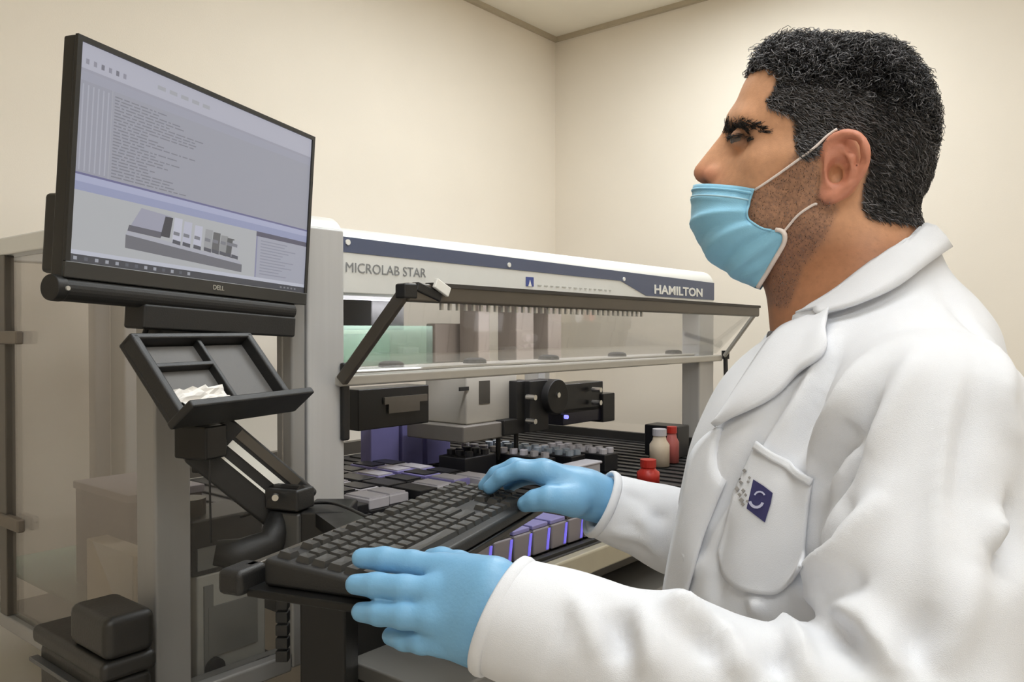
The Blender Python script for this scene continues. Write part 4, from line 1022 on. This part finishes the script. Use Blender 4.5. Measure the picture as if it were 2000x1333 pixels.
seam('nose_band', [G[2, j] + wl(h2w(mn[2, j] * .0006)) * 0 for j in range(0, NU)], .0016, m=m_mask)
seam('nose_band', [G[5, j] for j in range(0, NU)], .0011, m=mat('mask_pale', rgb(170, 206, 222), .7))
def loop_pts(pxs, n=22):
    q = curve([Hs(*a) for a in pxs], n)
    for _ in range(6):
        d_ = head_sdf(q.astype(np.float32)); g = sdf_grad(q); q = q + g * np.maximum(0, .0016 - d_)[:, None]
    for _ in range(8): q[1:-1] = (q[:-2] + 2 * q[1:-1] + q[2:]) / 4
    return wl(h2w(q))
seam('ear_loop', loop_pts([(1477, 371, .052), (1530, 334, .064), (1580, 302, .074), (1618, 275, .083), (1634, 266, .083)]), .00135)
seam('ear_loop', loop_pts([(1532, 453, .056), (1560, 428, .060), (1585, 406, .066), (1602, 392, .074)]), .00135)

# ---- arms: joints
SHn = B(-.005, .175, 1.360); ELn = np.array([.275, .555, 1.145]); WRn = P(995, 1208, .66)
SHf = B(.03, -.175, 1.385); ELf = np.array([.345, 1.045, 1.13]); WRf = P(1182, 988, 1.05)

# ---- lab coat
cuffn = (P(1000, 1130, .66) + P(933, 1303, .66)) / 2; adn = WRn - cuffn
def coat_sdf(p, hole=True):
    q = p - BO.astype(np.float32); f = q @ BF.astype(np.float32); l = q @ BL.astype(np.float32); z = p[..., 2]
    r = np.stack([f, l, z], -1)
    d = s_ell(r, (.01, 0, 1.27), (.145, .185, .19))
    d = smin(d, s_ell(r, (.055, .005, 1.16), (.150, .172, .28)), .06)
    d = smin(d, s_cone(r, (-.035, .05, 1.415), (-.01, .165, 1.370), .058, .066), .05)
    d = smin(d, s_cone(r, (-.035, -.05, 1.415), (.01, -.165, 1.370), .058, .066), .05)
    d = smin(d, s_cone(r, (-.045, 0, 1.425), (-.03, 0, 1.32), .060, .108), .05)
    # front edges hang forward of the chest
    d = smin(d, s_cone(r, (.085, .0, 1.31), (.165, .01, 1.02), .045, .065), .05)
    # skirt
    d = smin(d, s_ell(r, (.03, 0, .85), (.175, .20, .36)), .08)
    d = smax(d, .60 - z, .01)
    # sleeves
    a = s_cone(p, SHn, SHn * .45 + ELn * .55 + np.array([.0, -.0, 0]), .080, .070)
    a = smin(a, s_cone(p, SHn * .45 + ELn * .55, ELn, .070, .066), .02)
    m1 = ELn * .45 + WRn * .55
    a = smin(a, s_cone(p, ELn, m1, .064, .054), .03)
    fo = s_cone(p, m1, WRn + (WRn - m1) * .6, .054, .046)
    nrm = (WRn - ELn) / np.linalg.norm(WRn - ELn); c_up = P(1003, 1128, .66); c_dn = P(932, 1305, .66)
    inpl = (c_up - c_dn) / np.linalg.norm(c_up - c_dn); pn = nrm - inpl * (nrm @ inpl); pn /= np.linalg.norm(pn)
    cut = ((p - c_up.astype(np.float32)) @ pn.astype(np.float32))
    fo = smax(fo, cut, .003)
    inner = s_cone(p, WRn - nrm * .02, WRn + nrm * .1, .036, .036)
    fo = smax(fo, -inner, .003)
    a = smin(a, fo, .02)
    d = smin(d, a, .010)
    m2 = ELf * .4 + WRf * .6; nf = (WRf - ELf) / np.linalg.norm(WRf - ELf)
    a = s_cone(p, SHf, ELf, .078, .064); a = smin(a, s_cone(p, ELf, m2, .064, .052), .03)
    fo = s_cone(p, m2, WRf + nf * .05, .052, .040); fo = smax(fo, (p - P(1168, 988, 1.05).astype(np.float32)) @ (nf * .92 + np.array([0, -.1, .1])).astype(np.float32), .003)
    fo = smax(fo, -s_cone(p, WRf - nf * .02, WRf + nf * .1, 0.030, .030), .003)
    a = smin(a, fo, .02); d = smin(d, a, .028)
    hq = p - H0.astype(np.float32); hh = np.stack([hq @ HF.astype(np.float32), hq @ HL.astype(np.float32), hq[..., 2]], -1)
    pb, pf = Hs(1786, 478), Hs(1600, 650); sl = (pb[2] - pf[2]) / (pb[0] - pf[0])
    stand = smax(s_cone(hh, Hs(1655, 400), Hs(1705, 690), .076, .084), (hh[..., 2] - (pf[2] + sl * (hh[..., 0] - pf[0]))) * .8, .004)
    d = smin(d, stand, .03)
    if not hole: return d
    # neck opening
    nk_ = smin(s_cone(hh, Hs(1655, 400), Hs(1705, 690), .065, .071), s_cone(hh, Hs(1555, 505), Hs(1615, 700), .039, .050), .035)
    d = smax(d, -nk_, .012)
    # open V at the front of the collar
    v = s_cone(r, (.085, -.012, 1.50), (.150, -.014, 1.33), .045, .006)
    d = smax(d, -v, .015)
    return d
Vc, Fc = nets(coat_sdf, (-.10, .42, .60), (.66, 1.22, 1.56), .0058); Vc = relax(Vc, Fc, 3, .5); Nc = vnormals(Vc, Fc)
bv0 = bvh_of(Vc, Fc)
def hit(px, py, tree=None, dmin=0.0):
    r = ray(px, py); r = r / np.linalg.norm(r)
    h_ = (tree or bv0).ray_cast(Vector(CAM + r * dmin), Vector(r), 4.0)
    if h_[0] is None: h_ = None
    return h_
def on_coat(px, py, off=0.0, tree=None, dmax=None, dmin=0.0):
    h_ = hit(px, py, tree, dmin)
    if h_ is None or (dmax and h_[3] > dmax):
        q = P(px, py, .82); n = (tree or bv0).find_nearest(Vector(q)); return np.array(n[0]) + np.array(n[1]) * off
    n = np.array(h_[1]); n = n if n @ ray(px, py) < 0 else -n
    return np.array(h_[0]) + n * off
# cloth folds: ridges (+) and valleys (-) following lines on the coat surface
folds = [  # points on the photo, width m, height m
    ([(1640, 690), (1590, 800), (1540, 920)], .012, -.006), ([(1700, 690), (1640, 800), (1600, 900), (1590, 1000)], .014, .007),
    ([(1740, 700), (1690, 800), (1640, 930), (1600, 1010)], .011, -.007), ([(1800, 690), (1740, 800), (1690, 900)], .014, .005),
    ([(1610, 905), (1640, 850), (1660, 820)], .012, -.010), ([(1600, 960), (1630, 880)], .012, -.008),
    ([(1880, 700), (1850, 850), (1830, 1000), (1820, 1200)], .010, .004), ([(1900, 720), (1880, 860), (1860, 1000)], .012, -.004),
    ([(1990, 960), (1980, 1060), (1950, 1130)], .012, -.010), ([(1960, 1000), (1950, 1080)], .014, .006),
    ([(1560, 1140), (1620, 1090), (1680, 1030), (1730, 960)], .014, .008), ([(1570, 1170), (1660, 1190), (1740, 1280), (1770, 1333)], .014, .009),
    ([(1560, 1200), (1640, 1230), (1700, 1310)], .012, -.009), ([(1500, 1190), (1560, 1270), (1600, 1333)], .012, .008),
    ([(1470, 1210), (1520, 1290), (1540, 1333)], .011, -.008), ([(1400, 1215), (1440, 1290), (1455, 1333)], .012, .007), ([(1360, 1225), (1400, 1300)], .011, -.006),
    ([(1290, 1185), (1340, 1200), (1390, 1240)], .014, .010), ([(1200, 1190), (1215, 1240), (1220, 1300)], .012, -.009), ([(1240, 1185), (1270, 1260), (1280, 1333)], .014, .007),
    ([(1110, 1160), (1150, 1220), (1170, 1290)], .010, .004), ([(1060, 1330), (1090, 1250), (1110, 1180)], .006, -.003),
    ([(1390, 1000), (1350, 1090), (1330, 1170)], .014, .006), ([(1430, 1000), (1400, 1100), (1390, 1180)], .013, -.006), ([(1480, 1160), (1480, 1210)], .012, .006),
    ([(1550, 760), (1480, 850), (1410, 970), (1360, 1080)], .010, -.007), ([(1640, 640), (1590, 740), (1520, 850)], .010, .004),
    ([(1220, 960), (1290, 1010), (1330, 1000)], .010, -.004), ([(1240, 1000), (1290, 1060)], .012, .005), ([(1190, 1040), (1250, 1050), (1300, 1090)], .010, .004),
    ([(1700, 790), (1650, 890), (1610, 990), (1560, 1120)], .009, -.008), ([(1900, 640), (1960, 760), (1990, 880)], .015, .005), ([(1840, 560), (1900, 640), (1980, 720)], .012, -.004), ([(1690, 1120), (1640, 1160), (1590, 1170)], .012, -.007),
    ([(1830, 1180), (1790, 1260), (1770, 1320)], .014, -.006), ([(1900, 1100), (1860, 1220), (1830, 1320)], .016, .006), ([(1660, 960), (1620, 1050), (1570, 1120)], .012, -.005)]
disp = np.zeros(len(Vc))
for pts, wd, am in folds:
    line = curve([on_coat(a, b_) for a, b_ in pts], 14) if len(pts) > 2 else np.array([on_coat(a, b_) for a, b_ in pts])
    ds, tt = seg_dist(Vc, line); near = np.exp(-(ds / (wd * .78)) ** 2); disp += 2.0 * am * near * (np.sin(np.clip(tt, 0.02, .98) * math.pi) ** .6)
# broad soft unevenness of hanging cloth
def wob(V, s, seed):
    r = np.random.default_rng(seed); o_ = np.zeros(len(V))
    for _ in range(7): k_ = r.normal(size=3) * s; o_ += np.sin(V @ k_ + r.random() * 6.28)
    return o_ / 7
disp += .0035 * wob(Vc, 28, 1) + .0018 * wob(Vc, 60, 2)
Vc2 = Vc + Nc * disp[:, None]; Vc2 = relax(Vc2, Fc, 1, .4)
m_coat = mat('white_cotton', rgb(222, 223, 227), .85, var=.03, scale=25, bump=.25, bscale=1500, sheen=.15)
coat = np_mesh('lab_coat', wl(Vc2), Fc, m_coat, per)
bv1 = bvh_of(Vc2, Fc)
def patch(name, top, bot, nu_, nv_, off, thick, parent=coat, m=m_coat, bulge=0.0, smooth_it=3, lift=None, dmax=None, dmin=0.0):
    """sheet laid on the coat between two lines given on the photo"""
    a = curve([(x, y, 0) for x, y in top], nu_); b_ = curve([(x, y, 0) for x, y in bot], nu_)
    G_ = np.zeros((nv_, nu_, 3))
    for i in range(nv_):
        t = i / (nv_ - 1)
        for j in range(nu_):
            q = a[j] * (1 - t) + b_[j] * t
            o_ = off + bulge * math.sin(math.pi * t) + (lift(j / (nu_ - 1), t) if lift else 0)
            G_[i, j] = on_coat(q[0], q[1], o_, bv1, dmax, dmin)
    for _ in range(smooth_it):
        G2 = G_.copy(); G2[1:-1] = (G_[:-2] + 2 * G_[1:-1] + G_[2:]) / 4; G_ = G2
        G2 = G_.copy(); G2[:, 1:-1] = (G_[:, :-2] + 2 * G_[:, 1:-1] + G_[:, 2:]) / 4; G_ = G2
    vs = wl(G_).reshape(-1, 3); fs = [(i * nu_ + j, i * nu_ + j + 1, (i + 1) * nu_ + j + 1, (i + 1) * nu_ + j) for i in range(nv_ - 1) for j in range(nu_ - 1)]
    o_ = mesh_obj(name, vs, fs, m, parent, smooth=True); md_ = o_.modifiers.new('thickness', 'SOLIDIFY'); md_.thickness = thick; md_.offset = 0
    return o_, G_
# turned hems of the two cuffs
def cuff(axis_pt, nrm_, dirn, a_, b_, r1, r2):
    u_ = np.cross(nrm_, [0, 0, 1.0]); u_ /= np.linalg.norm(u_); v_ = np.cross(nrm_, u_); ring = []
    for t in np.linspace(0, 2 * math.pi, 64, endpoint=False):
        dr = math.cos(t) * u_ + math.sin(t) * v_; lo_, hi_ = .01, .09
        for _ in range(24):
            m_ = (lo_ + hi_) / 2
            if s_cone((axis_pt + dr * m_)[None].astype(np.float32), a_, b_, r1, r2)[0] < 0: lo_ = m_
            else: hi_ = m_
        ring.append(axis_pt + dr * (lo_ - .0012))
    ring = np.array(ring); n_ = len(ring); vs_ = []; cen_ = ring.mean(0)
    for k_ in range(8):
        a2 = 2 * math.pi * k_ / 8; out = (ring - cen_); out /= np.linalg.norm(out, axis=1)[:, None]
        vs_.append(ring + out * .0034 * math.cos(a2) + dirn[None] * .006 * math.sin(a2))
    vs_ = np.stack(vs_, 1).reshape(-1, 3)
    fs_ = [(i * 8 + k_, i * 8 + (k_ + 1) % 8, ((i + 1) % n_) * 8 + (k_ + 1) % 8, ((i + 1) % n_) * 8 + k_) for i in range(n_) for k_ in range(8)]
    mesh_obj('cuff_hem', wl(vs_), fs_, m_coat, coat, smooth=True)
nrm_n = (WRn - ELn) / np.linalg.norm(WRn - ELn); cu_, cd_ = P(1003, 1128, .66), P(932, 1305, .66); inp = (cu_ - cd_) / np.linalg.norm(cu_ - cd_)
pn_ = nrm_n - inp * (nrm_n @ inp); pn_ /= np.linalg.norm(pn_); m1_ = ELn * .45 + WRn * .55; e_ = WRn + (WRn - m1_) * .6
dr_ = e_ - m1_; ap = m1_ + dr_ * (((cu_ - m1_) @ pn_) / (dr_ @ pn_)); cuff(ap - pn_ * .004, pn_, pn_, m1_, e_, .054, .046)
nf_ = (WRf - ELf) / np.linalg.norm(WRf - ELf); pf_ = nf_ * .92 + np.array([0, -.1, .1]); pf_ /= np.linalg.norm(pf_); m2_ = ELf * .4 + WRf * .6; e_ = WRf + nf_ * .05
dr_ = e_ - m2_; ap = m2_ + dr_ * (((P(1168, 988, 1.05) - m2_) @ pf_) / (dr_ @ pf_)); cuff(ap - pf_ * .004, pf_, pf_, m2_, e_, .052, .040)
# collar leaf and lapel
upE = [(1786, 458, -.012), (1776, 464, .018), (1735, 492, .046), (1690, 535, .060), (1640, 585, .060), (1585, 622, .044)]
loE = [(1826, 492, -.012), (1812, 505, .030), (1772, 552, .068), (1712, 622, .092), (1660, 634, .092), (1612, 648, .082)]
UE = curve([Hs(*a_) for a_ in upE], 22); LE = curve([Hs(*a_) for a_ in loE], 22); rows_ = []
for t in (-.35, -.18, 0, .06, .2, .4, .6, .8, 1.0):
    if t <= 0: g = UE + np.array([0, 0, t * .09]) + (UE * (0, -.25, 0)) * -t + np.array([.02, 0, 0]) * -t * 0
    else: g = UE * (1 - t) + LE * t + np.array([0, .0, .010 * math.sin(math.pi * t)]) + np.array([-.004, .006, 0]) * math.sin(math.pi * min(1, t * 1.2))
    rows_.append(g)
near_ = np.stack(rows_); far_ = near_[:, ::-1] * (1, -1, 1); full = np.concatenate([far_[:, :-2], near_[:, 1:]], 1)
for _ in range(2): full[:, 1:-1] = (full[:, :-2] + 2 * full[:, 1:-1] + full[:, 2:]) / 4
fh = full.reshape(-1, 3)
for _ in range(6):
    d_ = head_sdf(fh.astype(np.float32)); fh = fh + sdf_grad(fh) * np.maximum(0, .007 - d_)[:, None]
full = fh.reshape(full.shape)
fw = h2w(full[3:]).reshape(-1, 3); cs_ = lambda q: coat_sdf(q.astype(np.float32), False)
for _ in range(8):
    e3 = np.eye(3) * .002; d_ = cs_(fw); g = np.stack([cs_(fw + e3[i]) - cs_(fw - e3[i]) for i in range(3)], -1)
    g /= np.linalg.norm(g, axis=-1, keepdims=True) + 1e-9; fw = fw + g * np.maximum(0, .009 - d_)[:, None]
cw = h2w(full); cw[3:] = fw.reshape(cw[3:].shape)
for _ in range(3): cw[4:-1, 1:-1] = (cw[3:-2, 1:-1] + cw[5:, 1:-1] + cw[4:-1, :-2] + cw[4:-1, 2:] + 2 * cw[4:-1, 1:-1]) / 6
nr2, nc2 = full.shape[:2]; vs = wl(cw).reshape(-1, 3); fs = [(i * nc2 + j, i * nc2 + j + 1, (i + 1) * nc2 + j + 1, (i + 1) * nc2 + j) for i in range(nr2 - 1) for j in range(nc2 - 1)]
o = mesh_obj('collar', vs, fs, m_coat, coat, smooth=True); md = o.modifiers.new('thickness', 'SOLIDIFY'); md.thickness = .003; md.offset = 0
patch('lapel', [(1640, 592), (1570, 632), (1522, 656), (1470, 730), (1404, 836)], [(1614, 650), (1612, 690), (1560, 740), (1500, 790), (1412, 834)], 30, 12, .006, .004, bulge=.004)
pocket, GP = patch('pocket', [(1478, 862), (1504, 880), (1530, 898), (1560, 916), (1588, 934)], [(1403, 1075), (1420, 1130), (1470, 1163), (1530, 1158), (1572, 1105)], 22, 24, .004, .003)
patch('pocket_hem', [(1478, 860), (1530, 896), (1589, 932)], [(1472, 874), (1525, 911), (1585, 946)], 22, 4, .007, .003, parent=pocket)
patch('placket', [(1408, 838), (1380, 860), (1356, 895), (1340, 980), (1318, 1080), (1302, 1175), (1290, 1260)], [(1470, 850), (1440, 900), (1410, 960), (1386, 1030), (1362, 1110), (1345, 1180), (1335, 1260)], 26, 8, .005, .003, dmin=.80)
# printed badge on the pocket: dark blue rhombus with pale swirl, and a spray of small grey marks
m_bluep = mat('badge_blue', rgb(52, 50, 96), .7); m_pale = mat('badge_pale', rgb(190, 190, 214), .7); m_gdot = mat('badge_grey', rgb(150, 146, 142), .7)
bvP = BVHTree.FromPolygons([tuple(v) for v in GP.reshape(-1, 3).tolist()], [(i * 22 + j, i * 22 + j + 1, (i + 1) * 22 + j + 1, (i + 1) * 22 + j) for i in range(23) for j in range(21)])
def decal(name, polys, off, m):
    vs = []; fs = []
    for poly in polys:
        n = len(vs); cpt = np.mean(poly, 0); pts = [cpt] + list(map(np.array, poly))
        vs += [on_coat(x, y, off, bvP) for x, y in pts]; k_ = len(poly)
        fs += [(n, n + 1 + i, n + 1 + (i + 1) % k_) for i in range(k_)]
    o_ = mesh_obj(name, wl(vs), fs, m, pocket); md_ = o_.modifiers.new('thickness', 'SOLIDIFY'); md_.thickness = .0004; return o_
decal('badge', [[(1475, 938), (1494, 950), (1512, 964), (1508, 985), (1500, 1010), (1497, 1021), (1480, 1008), (1462, 994), (1468, 968)]], .0024, m_bluep)
def arc(cx_, cy_, r_, a0, a1, wd, n=8):
    t = np.radians(np.linspace(a0, a1, n)); out = []
    for i in range(n - 1):
        q = [(cx_ + (r_ + s_ * wd / 2) * math.cos(t[k_]), cy_ - (r_ + s_ * wd / 2) * math.sin(t[k_]) * 1.05) for k_, s_ in ((i, -1), (i + 1, -1), (i + 1, 1), (i, 1))]; out.append(q)
    return out
decal('badge_swirl', arc(1482, 978, 13, 190, 340, 5) + arc(1488, 972, 10, 20, 160, 3), .0032, m_pale)
dots = [(1459, 922, 4), (1447, 936, 4), (1468, 935, 3), (1452, 945, 4), (1465, 943, 3), (1444, 958, 5), (1456, 960, 4), (1449, 968, 4), (1460, 968, 3), (1452, 978, 5), (1463, 980, 3), (1455, 986, 4)]
decal('badge_marks', [[(x + r_, y), (x, y + r_), (x - r_, y), (x, y - r_)] for x, y, r_ in dots], .0024, m_gdot)
# far lapel, seen beyond the open collar
b = MB(); g0 = [P(1512, 655, .905), P(1480, 690, .93), P(1440, 750, .945), P(1405, 815, .94)]; g1 = [P(1528, 660, .885), P(1508, 700, .90), P(1470, 760, .915), P(1418, 822, .925)]
a_ = curve(g0, 12); c_ = curve(g1, 12); vs = [w_ for i in range(12) for w_ in (a_[i], c_[i])]; fs = [(2 * i, 2 * i + 1, 2 * i + 3, 2 * i + 2) for i in range(11)]
o = mesh_obj('far_lapel', wl(vs), fs, m_coat, coat, smooth=True); md = o.modifiers.new('thickness', 'SOLIDIFY'); md.thickness = .004
# back collar stand
b = MB()
# grey shirt at the throat
def shirt_sdf(q):
    d_ = smin(s_cone(q, Hs(1655, 400), Hs(1705, 690), .062, .072), s_cone(q, Hs(1555, 505), Hs(1612, 690), .037, .050), .035)
    d_ = smin(d_, s_cone(q, Hs(1700, 650), Hs(1700, 760), .083, .112), .05)
    return smax(d_, q[..., 2] - Hs(1522, 645)[2] , .003)
Vs_, Fs_ = nets(shirt_sdf, (-.17, -.12, -.36), (.10, .12, -.06), .004); Vs_ = relax(Vs_, Fs_, 2)
np_mesh('shirt', wl(h2w(Vs_)), Fs_, mat('grey_knit', rgb(120, 118, 118), .85, bump=.3, bscale=900), per)
# trousers and shoes (below the frame)
m_tr = mat('dark_trousers', rgb(52, 54, 62), .8, bump=.2)
for s_ in (1, -1):
    def leg(p): return smin(s_cone(p, B(.0, s_ * .09, .95), B(.02, s_ * .11, .5), .095, .068), s_cone(p, B(.02, s_ * .11, .5), B(-.02, s_ * .12, .09), .068, .055), .03)
    c_ = B(0, s_ * .1, 0); Vt, Ft = nets(leg, (c_[0] - .16, c_[1] - .16, .02), (c_[0] + .16, c_[1] + .16, 1.08), .012); np_mesh('trouser_leg', wl(relax(Vt, Ft, 2)), Ft, m_tr, per)
    def shoe(p): return smax(smin(s_cone(p, B(-.06, s_ * .12, .045), B(.15, s_ * .13, .035), .045, .04), s_cone(p, B(-.03, s_ * .12, .06), B(-.02, s_ * .12, .1), .045, .045), .03), .003 - p[..., 2], .004)
    c_ = B(.05, s_ * .12, 0); Vt, Ft = nets(shoe, (c_[0] - .2, c_[1] - .14, -.01), (c_[0] + .2, c_[1] + .14, .16), .008); np_mesh('shoe', wl(relax(Vt, Ft, 2)), Ft, m_black, per)

# ---- gloved hands
m_glove = mat('nitrile_blue', rgb(118, 170, 207), .42, var=.06, scale=50, bump=.12, bscale=350, spec=.45)
def build_hand(name, fn, pts, pad=.035, h=.002):
    a = np.array(pts); Vg, Fg = nets(fn, a.min(0) - pad, a.max(0) + pad, h); return np_mesh(name, wl(relax(Vg, Fg, 2, .4)), Fg, m_glove, per)
NF = [([(864, 1113, .690), (805, 1101, .700), (750, 1093, .706), (706, 1091, .712)], [.0124, .0110, .0104, .0088]),
      ([(854, 1158, .668), (790, 1150, .674), (735, 1144, .684), (694, 1142, .692)], [.0126, .0111, .0105, .0088]),
      ([(848, 1207, .658), (790, 1204, .662), (742, 1199, .675), (705, 1196, .686)], [.0122, .0107, .0100, .0084]),
      ([(866, 1251, .662), (824, 1254, .664), (790, 1249, .676), (764, 1243, .686)], [.0114, .0100, .0094, .0080])]
def near_hand(p):
    wr = P(1000, 1212, .655); d = None
    for pts, rs in NF:
        q = [P(*a) for a in pts]; e = s_chain(p, q, rs, .004); d = e if d is None else smin(d, e, .0012)
    palm = None
    for (pts, rs), k_ in zip(NF, (.030, .012, -.010, -.028)):
        c0 = P(*pts[0]); w0 = P(960, 1200 - k_ * 1900, .655)
        e = s_cone(p, c0, w0, .0135, .023); palm = e if palm is None else smin(palm, e, .012)
    palm = smin(palm, s_cone(p, P(930, 1150, .69), P(970, 1210, .675), .024, .026), .02)
    d = smin(d, palm, .006)
    d = smin(d, s_cone(p, P(960, 1205, .66), P(1040, 1222, .65), .033, .034), .022)
    thumb = s_chain(p, [P(945, 1130, .70), P(895, 1108, .725), P(862, 1098, .742), P(845, 1096, .752)], [.017, .0135, .0125, .0115], .006)
    d = smin(d, thumb, .010)
    # knuckle crease across the back
    return d
build_hand('glove', near_hand, [P(690, 1080, .70), P(690, 1080, .78), P(1050, 1330, .64), P(1050, 1080, .64), P(690, 1300, .64)])
FF = [([(1068, 925, 1.035), (1015, 918, 1.040), (980, 932, 1.045), (956, 953, 1.050)], [.0138, .0115, .0106, .0092]),
      ([(1062, 922, 1.062), (1005, 914, 1.070), (970, 928, 1.078), (948, 950, 1.085)], [.0145, .0128, .0115, .0100]),
      ([(1066, 926, 1.085), (1012, 918, 1.095), (980, 930, 1.105), (962, 948, 1.110)], [.0140, .0120, .0110, .0095]),
      ([(1080, 934, 1.105), (1040, 930, 1.115), (1012, 938, 1.122), (995, 950, 1.125)], [.0125, .0110, .0100, .0090])]
def far_hand(p):
    d = None
    for pts, rs in FF:
        q = [P(*a) for a in pts]; e = s_chain(p, q, rs, .004); d = e if d is None else smin(d, e, .0012)
    palm = None
    for (pts, rs), (wx, wy, wd_) in zip(FF, ((1140, 962, 1.035), (1142, 955, 1.05), (1146, 955, 1.068), (1150, 962, 1.078))):
        e = s_cone(p, P(*pts[0]), P(wx, wy, wd_), .0165, .022); palm = e if palm is None else smin(palm, e, .014)
    d = smin(d, palm, .009)
    d = smin(d, s_cone(p, P(1135, 968, 1.05), P(1200, 985, 1.05), .028, .031), .02)
    thumb = s_chain(p, [P(1120, 978, 1.015), P(1072, 974, 1.005), P(1045, 978, 1.01), P(1026, 985, 1.015)], [.0215, .0155, .0128, .0105], .006)
    return smin(d, thumb, .010)
build_hand('glove', far_hand, [P(940, 900, 1.0), P(940, 1000, 1.0), P(1210, 900, 1.13), P(940, 900, 1.14), P(1210, 1010, 1.0)], .03)
